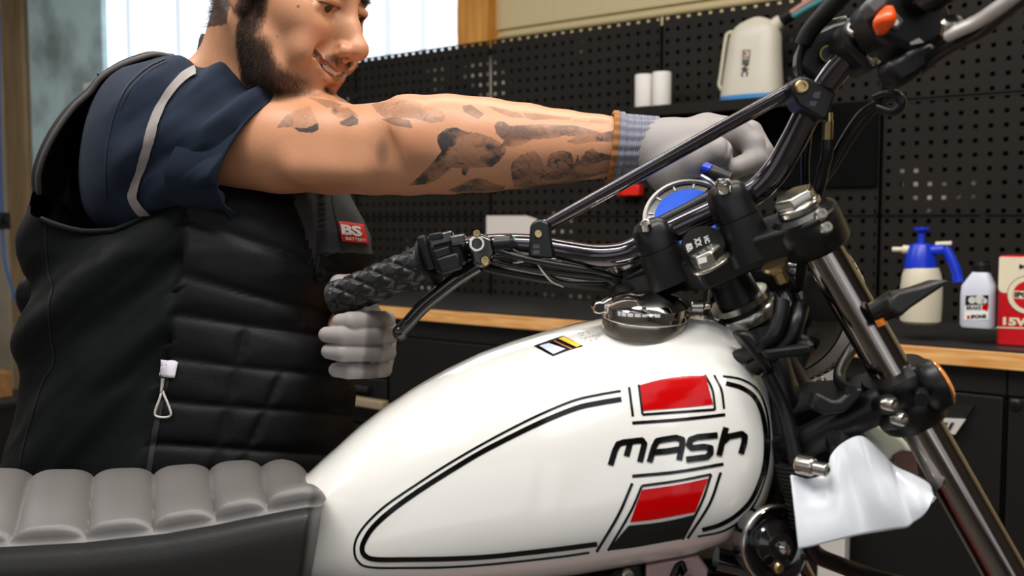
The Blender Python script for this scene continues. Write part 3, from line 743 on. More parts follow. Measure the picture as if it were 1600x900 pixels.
stripe('panel_border', [([(998,601),(1004,648)], 3.6), ([(1004,648),(1060,644),(1117,640)], 4), ([(1117,640),(1113,610),(1101,586)], 3.6), ([(983,605),(989,651)], 4), ([(988,661),(1060,656),(1133,648)], 5), ([(1131,639),(1127,610),(1116,586)], 3.6)], M['stripe'])
stripe('panel_border', [([(988,744),(1060,737),(1130,725)], 5), ([(1003,759),(1060,751),(1111,741)], 4), ([(1003,759),(985,800),(950,860)], 4), ([(1111,741),(1096,785),(1066,843)], 4), ([(988,755),(966,805),(932,862)], 4.5), ([(1126,738),(1108,788),(1074,841)], 4.5)], M['stripe'])
# lettering in a squared italic face, drawn stroke by stroke
def L_(x, y): return (x, y)
strokes = [
 [(954,727),(961,704),(966,694),(975,691),(1003,688),(1007,694),(1004,706),(1000,722)], [(985,691),(982,702),(979,713)],
 [(1015,722),(1022,698),(1027,689),(1036,687),(1056,684),(1066,687),(1066,695),(1061,719)], [(1020,707),(1042,705),(1062,702)],
 [(1121,680),(1090,683),(1079,687),(1076,695),(1081,700),(1100,698),(1110,700),(1110,708),(1104,714),(1072,718)],
 [(1134,668),(1128,690),(1123,712)], [(1130,690),(1138,682),(1158,678),(1163,682),(1162,692),(1157,709)]]
for k, s_ in enumerate([strokes[0:2], strokes[2:4], strokes[4:5], strokes[5:7]]):
    mb = MB()
    for q in s_:
        n = int(sum(math.dist(q[i], q[i+1]) for i in range(len(q)-1))/2.5)+4
        # straight segments with tight corners
        pp = []
        for i in range(len(q)-1):
            for t in (0, .15, .5, .85): pp.append((q[i][0]+(q[i+1][0]-q[i][0])*t, q[i][1]+(q[i+1][1]-q[i][1])*t))
        pp.append(q[-1]); ribbon(mb, TS, pp, 9.6, n=n*2, off=.0006+.0001*k)
    mb.build('letter', M['stripe'], tank, smooth=80)
# sticker on top
mb = MB(); patch(mb, TS, [(834,541),(856,533),(880,525)], [(864,557),(888,548),(912,541)], .0005, 8, 8); st = mb.build('warning_sticker', M['stripe'], tank, smooth=0)
mb = MB(); patch(mb, TS, [(843,541),(858,537)], [(865,554),(884,546)], .0008, 6, 6); mb.build('sticker_text', mat('sticker_blue', (196, 206, 232), 0.4), st, smooth=0)
mb = MB(); patch(mb, TS, [(873,530),(881,527)], [(901,543),(909,540)], .0008, 6, 6); mb.build('sticker_band', M['yellow_print'], st, smooth=0)
mb = MB(); ribbon(mb, TS, [(866,533),(880,540),(894,546)], 2.2, off=.0008); mb.build('sticker_line', mat('sticker_brown', (150, 96, 52), .5), st, smooth=0)
mb = MB()
for k in range(7): ribbon(mb, TS, [(903+k*5.3, 522+(k % 3)*3), (906+k*5.3, 520+(k % 3)*3)], 2.0, n=3); ribbon(mb, TS, [(912+k*4, 530-k), (914+k*4, 527-k)], 1.6, n=3)
for a in range(10): ribbon(mb, TS, [(921+15*math.cos(a*.62), 525+7*math.sin(a*.62)), (921+15*math.cos(a*.62+.35), 525+7*math.sin(a*.62+.35))], 1.3, n=3)
lab(mb.build('faint_marking', M['grey_print'], tank, smooth=0), 'faint grey moulded marking')
# filler cap
CA = Vector((0.02, -.17, 1)).normalized(); c0 = P(1008, 501, .965)
mb = MB(); mb.lathe([(.041, -.01), (.0415, .002), (.0408, .0048)], c0, CA, 48); capb = mb.build('cap_seat', M['steel'], tank)
mb = MB(); mb.lathe([(.0420, .0050), (.0430, .0062), (.0430, .0165), (.0424, .0178), (.037, .0202), (.028, .0235), (.016, .0260), (.001, .0268)], c0, CA, 64); cp = mb.build('filler_cap', M['chrome'], bike, smooth=35)
cr = CA.cross(Vector((0,1,0))).normalized()
def cpt(x, y, h): return c0 + Vector((1,0,0))*x + Vector((0,1,0))*y + CA*h
mb = MB(); mb.tube([cpt(-.046, -.014, .014), cpt(-.046, .014, .014)], .0058, 16); mb.prism([cpt(-.05, -.010, .008), cpt(-.034, -.010, .018), cpt(-.034, .01, .018), cpt(-.05, .01, .008)], CA*.006); mb.build('hinge', M['chrome'], cp, bevel=.001)
mb = MB(); mb.tube([cpt(.042, -.006, .015), cpt(.054, -.006, .015)], .0062, 12); mb.tube([cpt(.053, -.006, .014), cpt(.061, -.01, .016)], .003, 8); mb.build('latch', M['steel'], cp, bevel=.001)

# --- seat
XE = [486, 486, 476, 498, 505, 503, 497, 472]; 
VN = 44; UN = 300
bcrest = [-45, 49, 146, 240, 328, 409, 500]; bnear = [-105, 13, 133, 239, 338, 419, 512]
YC = [(-160,748),(0,745),(100,747),(200,745),(280,740),(340,735),(400,731),(440,731),(470,737),(490,750)]
YPP = [(-160,862),(0,853),(130,846),(260,832),(340,818),(430,800),(500,788)]
G = np.zeros((UN+1, VN+1, 3)); fr_ = np.zeros((UN+1, VN+1))
for i in range(UN+1):
    u = i/UN
    nodes = []
    for k in range(8):
        px = -160 + (XE[k]+160)*u
        yc = interp(px, YC); yp = interp(px, YPP)
        y, d = [(yc+70, 1.17), (yc+14, 1.145), (yc, 1.08), (yc+34, .985), (yp-22, .915), (yp, .895), (yp+50, .885), (975, .905)][k]
        e = max(0, (u-.955)/.045); y += 16*e**2*(k in (1,2,3,4)); d += .05*e**3
        nodes.append((px, y, d))
    c = cat(nodes, VN)
    for j in range(VN+1): G[i, j] = tuple(P(*c[j])); fr_[i, j] = c[j][0]
dU = np.gradient(G, axis=0); dV = np.gradient(G, axis=1); Nn = np.cross(dU, dV); Nn /= np.linalg.norm(Nn, axis=2)[:, :, None]+1e-9
if Nn[UN//2, VN//2, 2] < 0: Nn = -Nn
V8 = np.arange(VN+1)/VN*7
for j in range(VN+1):
    v = V8[j]; t = min(max((v-2)/3, -.4), 1.0); bnd = np.array(bcrest)*(1-t)+np.array(bnear)*t
    for i in range(UN+1):
        x = fr_[i, j]; k = int(np.searchsorted(bnd, x))-1; k = min(max(k, 0), len(bnd)-2); f = (x-bnd[k])/(bnd[k+1]-bnd[k])
        if v < 4.85 and v > .8 and 0 <= f <= 1:
            w = 1-abs(2*f-1)**3.2
            edge = min(1, max(0, (4.85-v)/.35))**.5
            G[i, j] += Nn[i, j]*(.0085*w*edge*(.6+.4*edge) + .0005)
            db = min(abs(x-b) for b in bnd)
            if db < 2.6: G[i, j] -= Nn[i, j]*.0015*(1-db/2.6)
        if 4.9 < v < 5.25: G[i, j] += Nn[i, j]*.0022*math.sin(PI*(v-4.9)/.35)
mb = MB(); half = int(VN*5.12/7)
mb.grid([[Vector(G[i, j]) for j in range(half+1)] for i in range(UN+1)])
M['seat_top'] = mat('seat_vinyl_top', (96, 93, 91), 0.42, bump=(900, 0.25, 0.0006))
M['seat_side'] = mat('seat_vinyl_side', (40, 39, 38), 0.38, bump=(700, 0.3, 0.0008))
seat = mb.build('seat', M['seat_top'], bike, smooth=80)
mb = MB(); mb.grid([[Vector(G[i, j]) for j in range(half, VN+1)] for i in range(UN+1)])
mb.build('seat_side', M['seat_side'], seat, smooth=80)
# front closure of the seat
mb = MB(); e = [Vector(G[UN, j]) for j in range(VN+1)]; mb.grid([e, [q + FW*.03 + RT*(-.01) for q in e], [q*0.2 + e[VN//3]*.8 + FW*.03 - RT*.02 for q in e]])
mb.build('seat_front', M['seat_side'], seat, smooth=80)
mb = MB(); q = [P(-150, 900, .93), P(470, 905, .93), P(500, 960, .93), P(-150, 985, .93)]; mb.prism(q, FW*.22); mb.build('seat_base', M['plastic_black'], seat, bevel=.01)

# --- steering axis and forks
RF = P(1262, 352, .905); RB = P(1562, 880, .860); LF = P(1008, 462, 1.045)
TD = (RB-RF).normalized(); AD = (P(1562, 880, .905)-RF).normalized(); AD = (AD + FW*.22).normalized(); XA = (LF-RF); XA = (XA - AD*XA.dot(AD)); SP = XA.length; XA.normalize()
LF = RF + XA*SP; YA = AD.cross(XA).normalized()      # fork frame: XA towards the left fork, AD down, YA across
if YA.dot(FW) > 0: YA = -YA
def fk(x, y, z): return RF + XA*x + YA*y - AD*z       # z up along the fork
FD = -YA if (-YA).dot(RT) > 0 else YA
fr_tube = .0183
fork = MB(); fork.tube([RF - TD*.02, RF + TD*.52], fr_tube, 48); 
f1 = fork.build('fork_tube', M['fork_chrome'], bike, smooth=60)
mb = MB(); mb.tube([LF - TD*.02, LF + TD*.52], fr_tube, 32); mb.build('fork_tube', M['fork_chrome'], bike)
for x in (0, SP):
    mb = MB(); mb.lathe([(.022, -.42), (.026, -.425), (.026, -.47), (.024, -.76), (.018, -.79)], fk(x, 0, 0), -TD, 28); mb.build('fork_slider', M['satin_black'], bike)
    mb = MB(); mb.lathe([(.0205, .016), (.0205, .022), (.018, .024)], fk(x, 0, 0), -AD, 32); mb.lathe([(.0195, .024), (.0195, .031), (.0175, .0335), (.001, .0335)], fk(x, 0, 0), -AD, 6, ph=.4)
    lab(mb.build('fork_cap', M['steel'], bike, bevel=.0008), 'hexagonal steel fork cap')
# top clamp: plate around both tubes
def arc(cx, cy, r, a0, a1, n): return [(cx+r*math.cos(a0+(a1-a0)*i/n), cy+r*math.sin(a0+(a1-a0)*i/n)) for i in range(n+1)]
def plate(z0, z1, r, waist, name, fwd=0.0):
    o = arc(0, 0, r, PI*.62, PI*1.38, 12) + [(SP*.3, -waist), (SP*.5, -waist-.006), (SP*.7, -waist)] + arc(SP, 0, r, -PI*.38, PI*.38, 12) + [(SP*.7, waist), (SP*.5, waist+.016), (SP*.3, waist)]
    mb = MB(); mb.prism([fk(x, y, z0) for x, y in o], -AD*(z1-z0)); return mb.build(name, M['cast_black'], bike, bevel=.0035, smooth=35)
tc = plate(-.020, .012, .0312, .027, 'top_clamp')
mb = MB(); mb.lathe([(.0295, -.0235), (.0315, -.021), (.0315, .004), (.0295, .008), (.0295, .012), (.025, .016)], fk(0, 0, 0), -AD, 40); mb.build('clamp_collar', M['satin_black'], tc)
mb = MB(); mb.lathe([(.0295, -.0235), (.0315, -.021), (.0315, .004), (.0295, .010), (.025, .016)], fk(SP, 0, 0), -AD, 40); mb.build('clamp_collar', M['satin_black'], tc)
for z in (-.002, -.018):
    mb = MB(); a = P(1281 + (0 if z > -.01 else 8), 337 + (0 if z > -.01 else 21), .838); mb.lathe([(.0052, 0), (.0052, .007), (.004, .0085), (.0025, .0085), (.0025, .006), (.001, .006)], a, Vector((-.1, -.95, .25)), 14); mb.build('pinch_bolt', M['steel'], tc)
# stem nut, ignition barrel with lettered cap
sn = P(1112, 414, .915)
mb = MB(); mb.lathe([(.019, 0), (.019, .003)], sn, -AD, 28); mb.lathe([(.0155, .003), (.0155, .014), (.0135, .016), (.001, .016)], sn, -AD, 6); mb.build('stem_nut', M['steel'], bike, bevel=.0006)
mb = MB(); mb.slab([(1090,404),(1103,401),(1105,409),(1092,413)], .896, .001); lab(mb.build('paint_mark', M['white_print'], bike), 'white inspection mark on the stem nut')
mb = MB(); mb.lathe([(.021, -.004), (.021, .006), (.019, .009), (.012, .010), (.001, .010)], P(1100, 388, .93), Vector((-.2, -.8, .55)), 32); ig = mb.build('ignition_switch', mat('matt_black', (10, 10, 11), .75, spec=.15), bike)
igp = P(1100, 388, .93) + Vector((-.2, -.8, .55)).normalized()*.0112
ux = (P(1118, 380, .94)-P(1084, 394, .94)).normalized(); uy = (P(1082, 388, .94)-P(1086, 402, .94)).normalized()
mb = MB(); put_text(mb, 'USB', igp - ux*.017 - uy*.006, uy*.010, ux*.006*-1 if False else ux*.006, .04); put_text(mb, 'LOCK', igp - ux*.008 - uy*.006, uy*.012, ux*.006, .03); put_text(mb, 'ON', igp + ux*.001 - uy*.003, uy*.007, ux*.005, .03); mb.build('lettering', M['white_print'], ig, smooth=0)
# bar risers
DB = .05
def riser(tx, ty, bx, by, d, name='bar_clamp'):
    a, b = P(tx, ty, d), P(bx, by, d+.005); ax = (b-a).normalized(); L = (b-a).length; side = ax.cross(FW).normalized(); fw = ax.cross(side).normalized()
    def rr(h, wx_, wy_, n=28, sq=3.2): return [a + ax*h + side*(wx_*math.copysign(abs(math.cos(2*PI*j/n))**(2/sq), math.cos(2*PI*j/n))) + fw*(wy_*math.copysign(abs(math.sin(2*PI*j/n))**(2/sq), math.sin(2*PI*j/n))) for j in range(n)]
    mb = MB(); mb.rings([rr(0, .007, .008), rr(.002, .013, .015), rr(.008, .0175, .020), rr(.020, .0190, .022), rr(L*.45, .0195, .022)]); top = mb.build('clamp_cap', M['satin_black'], bike, smooth=50)
    mb = MB(); mb.rings([rr(L*.46, .0200, .0225), rr(L*.5, .0202, .0225), rr(L*.75, .0220, .022), rr(L, .0235, .021)]); mb.build('riser', M['cast_black'], bike, smooth=50)
    return a, ax, side, fw
a, ax, sd, fw = riser(1010, 344, 1052, 442, .925)
for o_ in (-.011, ):
    mb = MB(); c = P(1009, 352, .905); mb.lathe([(.0055, -.004), (.0055, .003), (.004, .0045), (.0022, .0045), (.0022, .002), (.001, .002)], c, Vector((-.25, -.5, .8)), 14); mb.build('clamp_bolt', M['steel'], bike)
riser(1128, 286, 1178, 405, .880)
mb = MB(); c = P(1131, 291, .862); mb.lathe([(.0075, -.004), (.0075, .004), (.006, .006), (.0035, .006), (.0035, .002), (.001, .002)], c, Vector((-.3, -.55, .75)), 16); mb.build('clamp_bolt', M['chrome'], bike)
# --- handlebar
BAR = [(668,409,1.005),(700,397,.995),(745,386,.985),(790,383,.978),(835,385,.97),(880,393,.963),(930,400,.957),(972,397,.95),(1003,384,.943),(1040,366,.93),(1100,338,.912),(1150,315,.895),(1185,296,.884),(1214,264,.874),(1240,220,.862),(1265,172,.848),(1296,122,.832),(1330,84,.815),(1358,56,.80),(1396,24,.772),(1450,-14,.72),(1560,-80,.655)]
mb = MB(); mb.tube([P(*q) for q in BAR], .0121, 28, 160); bar = mb.build('handlebar', M['bar_black'], bike, smooth=60)
mb = MB(); mb.tube([P(846,353,.962), P(860,350,.958), P(878,339,.952), P(1215,152,.85), P(1232,142,.845), P(1252,133,.838)], lambda t: .0066 if .03 < t < .97 else .0058, 18, 60); brace = mb.build('cross_brace', M['bar_black'], bike)
def bracket(pts, d, name, sc, bolt, marks):
    mb = MB(); mb.slab(pts, d, .030); br = mb.build(name, M['satin_black'], bike, bevel=.003)
    mb = MB(); mb.lathe([(sc, -.004), (sc, .003), (sc*.8, .0045), (sc*.5, .0045), (sc*.5, .002), (.001, .002)], P(bolt[0], bolt[1], d-.0005), -FW, 18, ); mb.build('bolt', M['brass'], br)
    mb = MB()
    for q in marks: mb.slab(q, d-.0006, .0005)
    mb.build('etched_mark', M['grey_dim'], br, smooth=0)
M['grey_dim'] = mat('grey_dim', (70, 64, 70), .4)
bracket([(829,352),(834,345),(845,342),(857,348),(860,358),(866,398),(862,404),(828,403),(826,395)], .948, 'brace_bracket', .0042, (841, 366), [[(833,382),(843,382),(843,388),(833,388)], [(833,391),(843,391),(843,397),(833,397)]])
bracket([(1232,134),(1240,124),(1252,118),(1264,120),(1308,145),(1293,186),(1285,187),(1247,164)], .822, 'brace_bracket', .0062, (1252, 136), [[(1272,144),(1283,143),(1280,154),(1270,153)], [(1266,158),(1277,158),(1274,166),(1264,165)]])
# green dot sticker on the bar
mb = MB(); mb.tube([P(1016,359,.955), P(1075,330,.94), P(1134,299,.92)], .0085, 16); mb.build('clamp_bridge', M['satin_black'], bike)
# --- left grip and controls
g0, g1 = P(522, 470, 1.045), P(668, 410, 1.006); gx = (g1-g0).normalized(); ga = gx.orthogonal().normalized(); gb = gx.cross(ga); GL = (g1-g0).length
R = []
for i in range(91):
    t = i/90; z = t*GL; row = []
    for j in range(96):
        th = 2*PI*j/96; r = .0188
        if .07 < t < .95:
            u1 = (th*6/(2*PI) + z/.0125*.5) % 1; u2 = (th*6/(2*PI) - z/.0125*.5) % 1
            e = min(min(u1, 1-u1), min(u2, 1-u2)); r += .0026*min(1, e/.24) - .0010
        elif t >= .95: r = .0200
        else: r = .0208 if t > .02 else .0185
        row.append(g0 + gx*z + (ga*math.cos(th) + gb*math.sin(th))*r)
    R.append(row)
mb = MB(); mb.rings(R); grip = mb.build('grip', mat('grip_rubber', (16, 15, 15), .38), bike, smooth=45)
mb = MB(); mb.lathe([(.019, -.002), (.026, 0), (.0265, .004), (.020, .009)], g1, gx, 32); mb.build('grip_flange', M['rubber'], grip)
def bx_(cx, cy, d, w, h, dep, rot, m, name, par, bev=.003):   # small housing: centre pixel, size in metres, rotation in the picture plane
    c = P(cx, cy, d); a = RT*math.cos(rot)+UP*math.sin(rot); b = -RT*math.sin(rot)+UP*math.cos(rot)
    mb = MB(); mb.prism([c - a*w/2 - b*h/2 - FW*dep/2, c + a*w/2 - b*h/2 - FW*dep/2, c + a*w/2 + b*h/2 - FW*dep/2, c - a*w/2 + b*h/2 - FW*dep/2], FW*dep)
    return mb.build(name, m, par, bevel=bev)
sw = bx_(701, 398, .985, .034, .032, .04, .33, M['plastic_black'], 'switch_housing', bike, .004)
bx_(690, 374, .97, .026, .012, .02, .25, M['gloss_black'], 'light_switch', sw, .002)
bx_(682, 370, .965, .014, .007, .02, .2, M['plastic_black'], 'switch_button', sw, .0015)
bx_(716, 375, .962, .016, .010, .018, .2, M['gloss_black'], 'switch_button', sw, .002)
bx_(692, 395, .962, .018, .010, .01, .3, M['plastic_black'], 'switch_rocker', sw, .002)
bx_(703, 412, .965, .024, .018, .02, .3, M['plastic_black'], 'housing_lower', sw, .003)
bx_(668, 395, .985, .010, .036, .036, .33, M['rubber'], 'housing_flange', sw, .003)
mb = MB(); mb.slab([(735,368),(752,364),(770,372),(776,395),(768,412),(752,420),(738,412),(732,390)], .958, .04); pc = mb.build('clutch_perch', M['gloss_black'], bike, bevel=.004)
mb = MB(); mb.lathe([(.0085, -.01), (.0085, .004), (.0075, .0055), (.0055, .0055), (.005, -.004), (.001, -.004)], P(744.5, 381, .955), -FW+RT*.1, 28); mb.build('mirror_socket', M['steel'], pc)
for (x, y, r) in ((758, 408, .0048), (745, 366, .004)):
    mb = MB(); mb.lathe([(r, -.006), (r, .003), (r*.8, .0045), (r*.5, .0045), (r*.5, .002), (.0008, .002)], P(x, y, .953), -FW+UP*.15, 16); mb.build('perch_bolt', M['brass'], pc)
mb = MB(); mb.tube([P(748,414,.98), P(722,430,.985), P(696,450,.995), P(662,478,1.01), P(640,502,1.02), P(627,517,1.03)], lambda t: .0088-.0006*t, 16, 40, flat=.8); mb.ball(P(626,519,1.03), .0092); mb.build('clutch_lever', M['gloss_black'], bike)
mb = MB(); mb.tube([P(775,383,.96), P(800,381,.955)], .009, 16); mb.build('bar_collar', M['satin_black'], bike)
mb = MB(); mb.slab([(790,371),(797,368),(806,370),(804,375),(794,377)], .9645, .001); lab(mb.build('green_sticker', mat('green_sticker', (80, 170, 96), .4), bar), 'small green sticker')
# cables
def cable(name, pts, r, m='cable', n=40, par=bike):
    mb = MB(); mb.tube([P(*q) for q in pts], r, 10, n); return mb.build(name, M[m], par, smooth=60)
cable('clutch_cable', [(776,390,.955),(810,402,.95),(870,414,.95),(930,424,.955),(975,436,.97),(1010,450,1.02)], .0032)
cable('clutch_cable', [(770,408,.96),(830,420,.955),(890,428,.955),(945,434,.96),(985,445,.98)], .0026)
cable('wire', [(782,380,.962),(812,398,.958),(850,424,.96),(880,440,.97),(940,442,.98),(990,440,1.0)], .0022)
cable('wire', [(800,412,.958),(825,406,.952),(860,405,.955),(905,412,.965),(950,430,.97)], .0018, 'steel')
cable('wire', [(838,408,.95),(848,425,.95),(862,440,.955),(880,448,.97)], .0009, 'pale_grey')
cable('wiring_loom', [(745,415,.99),(790,425,.985),(850,436,.985),(920,446,.99),(985,452,1.0),(1060,470,1.02)], .0050)
mb = MB(); mb.tube([P(945,428,.965), P(962,440,.968)], .006, 12); mb.build('cable_connector', M['plastic_black'], bike)
cable('red_wire_sleeve', [(978,427,1.0),(1000,428,.995),(1020,426,.99)], .0035, 'red_plastic', 12)
cable('throttle_cable', [(1266,168,.86),(1262,210,.87),(1258,260,.885),(1262,310,.90),(1285,400,.94),(1270,500,.96)], .0042)
cable('throttle_cable', [(1395,110,.80),(1390,140,.81),(1365,168,.83),(1335,205,.85),(1300,262,.87),(1272,312,.885),(1262,420,.93)], .0048)
cable('brake_hose', [(1293,218,.85),(1293,240,.852),(1287,262,.86),(1278,300,.87),(1262,330,.885),(1250,450,.93)], .0055)
cable('brake_hose', [(1374,90,.80),(1385,130,.80),(1372,158,.80),(1345,180,.82),(1318,220,.85),(1290,275,.87),(1268,315,.89)], .004)
cable('cable_loop', [(1372,168,.80),(1395,174,.79),(1408,164,.785),(1404,150,.785),(1385,146,.79),(1368,152,.80)], .0042)
mb = MB(); mb.tube([P(1295,176,.845), P(1295,190,.846)], .0035, 10); mb.tube([P(1294,189,.846), P(1293,222,.85)], .0046, 16); lab(mb.build('hose_fitting', M['brass'], bike), 'brass coloured hose fitting')
mb = MB(); mb.tube([P(1104,264,1.0), P(1118,272,.99), P(1140,282,.985)], .0085, 14, 8); lab(mb.build('mirror_nut_cover', M['plastic_black'], bike), 'black plastic knob'); mb = MB(); mb.tube([P(1100,262,.995), P(1112,266,.99)], .0058, 12); mb.build('blue_tab', M['blue_plastic'], bike)
mb = MB(); mb.tube([P(1096,275,.985), P(1110,283,.98), P(1118,290,.978)], .0024, 8, 8); mb.build('clip', M['steel'], bike)
# gauge behind the bar
GA = Vector((-.22, -.80, .56)).normalized(); gc = P(1075, 340, 1.0); GS = 1.28
mb = MB(); mb.lathe([(r*GS, h) for r, h in [(.018, -.045), (.033, -.035), (.036, -.01), (.037, 0), (.037, .004), (.034, .006), (.0335, .0006), (.001, .0006)]], gc, GA, 48); gg = mb.build('gauge', M['pale_grey'], bike)
mb = MB(); mb.lathe([(r*GS, h) for r, h in [(.0335, .001), (.0335, .0015), (.001, .0015)]], gc, GA, 48); mb.build('dial_ring', M['gloss_black'], gg)
mb = MB(); mb.lathe([(r*GS, h) for r, h in [(.0275, .0022), (.001, .0025)]], gc, GA, 48); mb.build('screen', mat('blue_screen', (4, 50, 150), .5, spec=.2, emit=((0, 104, 240), .5)), gg)
ga_ = GA.orthogonal().normalized(); gb_ = GA.cross(ga_)
mb = MB()
for k in range(12):
    th = 2*PI*k/12; r_ = ga_*math.cos(th)+gb_*math.sin(th); t_ = GA.cross(r_)
    mb.prism([gc + GA*.002 + r_*.0285*GS + t_*.0008, gc + GA*.002 + r_*.033*GS + t_*.0012, gc + GA*.002 + r_*.033*GS - t_*.0012, gc + GA*.002 + r_*.0285*GS - t_*.0008], GA*.0006)
dm = mb.build('dial_marks', M['pale_grey'], gg, smooth=0); dm['kind'] = 'stuff'
# --- steering head, frame
DB = 0.0
mid = fk(SP*.5, 0, 0)
mb = MB(); mb.lathe([(.030, -.052), (.030, -.058), (.026, -.060)], mid, -AD, 40); mb.lathe([(.031, -.063), (.033, -.066), (.033, -.074), (.030, -.077)], mid, -AD, 40); mb.build('bearing_ring', M['steel'], bike)
mb = MB(); mb.lathe([(.020, -.02), (.022, -.05), (.030, -.078), (.029, -.10), (.026, -.11), (.026, -.20), (.031, -.215), (.031, -.24)], mid, -AD, 36); hd = mb.build('head_tube', M['satin_black'], bike)
ZL = 0.1
while px_of(RF + TD*ZL)[1] < 612: ZL += .001
RF0 = RF; RF = RF0 + TD*ZL - (-AD)*(-ZL)
lc = plate(-ZL-.018, -ZL+.016, .028, .018, 'lower_clamp')
mb = MB(); mb.lathe([(.0285, -ZL-.028), (.0305, -ZL-.024), (.0305, -ZL-.004), (.029, -ZL-.002), (.029, -ZL+.002), (.0305, -ZL+.004), (.0305, -ZL+.018), (.0275, -ZL+.023), (.0195, -ZL+.023)], fk(0, 0, 0), -AD, 48); col = mb.build('clamp_collar', M['satin_black'], lc)
RF = RF0
for q in ((1389, 632), (1404, 655)):
    mb = MB(); mb.tube([P(q[0]-18, q[1]+2, .86), P(q[0], q[1], .832)], .0085, 18); mb.build('bolt_boss', M['satin_black'], lc)
    mb = MB(); mb.lathe([(.0056, -.004), (.0056, .005), (.0046, .0065), (.003, .0065), (.003, .003), (.001, .003)], P(q[0], q[1], .830), Vector((.45, -.85, .1)), 20); mb.build('pinch_bolt', M['steel'], lc)
mb = MB(); mb.tube([P(1385,628,.86), P(1350,645,.87), P(1310,665,.88), P(1262,688,.90), P(1222,700,.92)], lambda t: .016-.002*t, 18, 24, flat=1.0); mb.build('clamp_arm', M['satin_black'], lc)
mb = MB(); mb.slab([(1276,612),(1300,625),(1312,625),(1330,608),(1350,605),(1348,622),(1320,645),(1290,650),(1270,640)], .85, .02); mb.build('cable_guide', M['cast_black'], bike, bevel=.003)
mb = MB(); mb.tube([P(1330,612,.85), P(1314,600,.90), P(1312,580,.92), P(1325,555,.94), P(1338,535,.95)], .0055, 12, 24); mb.build('guide_loop', M['satin_black'], bike)
# downtubes and dark parts ahead of the tank
mb = MB(); mb.tube([P(1190,520,.97), P(1212,600,.95), P(1228,700,.93), P(1222,800,.94), P(1212,930,.96), P(1200,1300,1.0)], .019, 20, 40); mb.build('frame_downtube', M['satin_black'], bike)
mb = MB(); mb.tube([P(1120,520,.99), P(1190,560,.97), P(1225,640,.95)], .021, 18, 12); mb.build('frame_backbone', M['satin_black'], bike)
mb = MB(); mb.slab([(1150,530),(1210,545),(1250,600),(1262,690),(1225,720),(1190,640)], .955, .03); mb.build('frame_gusset', M['cast_black'], bike, bevel=.004)
mb = MB(); mb.slab([(1150,520),(1172,515),(1200,540),(1215,575),(1205,590),(1180,560)], .90, .03); mb.build('wiring_connector', M['plastic_black'], bike, bevel=.005)
cable('wiring_loom', [(1222,470,.90),(1218,500,.895),(1205,530,.895),(1180,548,.91),(1150,560,.93)], .0075)
cable('wiring_loom', [(1250,480,.91),(1243,505,.90),(1232,530,.90),(1205,552,.905),(1178,575,.92)], .0085)
cable('wiring_loom', [(1200,585,.90),(1225,640,.90),(1240,700,.89),(1248,760,.885),(1250,820,.885)], .007)
mb = MB(); R = []
for i in range(60):
    t = i/59; c = P(*[float(np.interp(t, (0, .5, 1), q)) for q in ((1232, 1246, 1256), (728, 775, 828), (.885, .875, .87))]); r = .0105 + (.0016 if i % 4 < 2 else 0); 
    R.append([c + RT*math.cos(a)*r + FW*math.sin(a)*r + UP*math.sin(t*0)*0 for a in [2*PI*j/20 for j in range(20)]])
mb.rings(R); lab(mb.build('corrugated_sleeve', M['rubber'], bike, smooth=30), 'ribbed rubber cable sleeve')
mb = MB(); mb.prism([P(1192,548,.885), P(1262,538,.87), P(1268,540,.868), (P(1268,556,.868)), P(1200,562,.885)], FW*.018); mb.build('rubber_boot', M['rubber'], bike, bevel=.003)
mb = MB(); mb.lathe([(.007, -.01), (.0085, -.008), (.0085, .004), (.007, .006)], P(1262, 728, .85), Vector((.75, -.65, -.05)), 20); mb.lathe([(.0060, .006), (.0060, .017), (.0045, .0185), (.003, .0185), (.003, .013), (.001, .013)], P(1262, 728, .85), Vector((.75, -.65, -.05)), 20); mb.build('guard_bolt', M['steel'], bike, bevel=.0004)
for (x, y, r, d) in ((1175, 484, .006, .90), (1179, 522, .004, .90), (1239, 640, .004, .90)):
    pass
mb = MB(); mb.lathe([(.010, .0), (.010, .004), (.006, .006), (.006, .016), (.004, .018)], P(1212, 416, .90), AD, 6); mb.lathe([(.0125, -.003), (.0125, 0)], P(1212, 416, .90), AD, 24); mb.build('clamp_nut', M['brass'], bike)
# headlight: bowl seen from behind, ring and fluted lens turned away
HN = Vector((.66, .74, -.12)).normalized(); hc = P(1228, 474, 1.075)
mb = MB(); mb.lathe([(.012, -.095), (.04, -.088), (.066, -.062), (.076, -.03), (.079, 0), (.080, .003)], hc, HN, 56); hl = mb.build('headlight_bowl', M['gloss_black'], bike)
mb = MB(); mb.lathe([(.080, .003), (.084, .005), (.0845, .012), (.081, .018), (.078, .018)], hc, HN, 72); mb.build('headlight_rim', M['chrome'], hl)
mb = MB(); mb.lathe([(.079, .017), (.06, .026), (.03, .032), (.001, .034)], hc, HN, 72); mb.build('headlight_lens', mat('lens_glass', (235, 235, 232), .1, coat=1, bump=(160, .6, .002)), hl)
mb = MB(); h1 = HN.orthogonal().normalized(); h2 = HN.cross(h1)
for k in range(64):
    th = 2*PI*k/64; r_ = h1*math.cos(th)+h2*math.sin(th); t_ = HN.cross(r_)
    mb.prism([hc - HN*.006 + r_*.0845 + t_*.0012, hc + HN*.001 + r_*.0855 + t_*.0012, hc + HN*.001 + r_*.0855 - t_*.0012, hc - HN*.006 + r_*.0845 - t_*.0012], r_*.0008)
rt = mb.build('rim_teeth', M['gloss_black'], hl, smooth=0); rt['kind'] = 'stuff'
mb = MB(); mb.lathe([(.078, -.02), (.0835, -.012), (.0838, .002)], hc, HN, 72, cap=False); mb.build('rim_band', M['pale_grey'], hl)
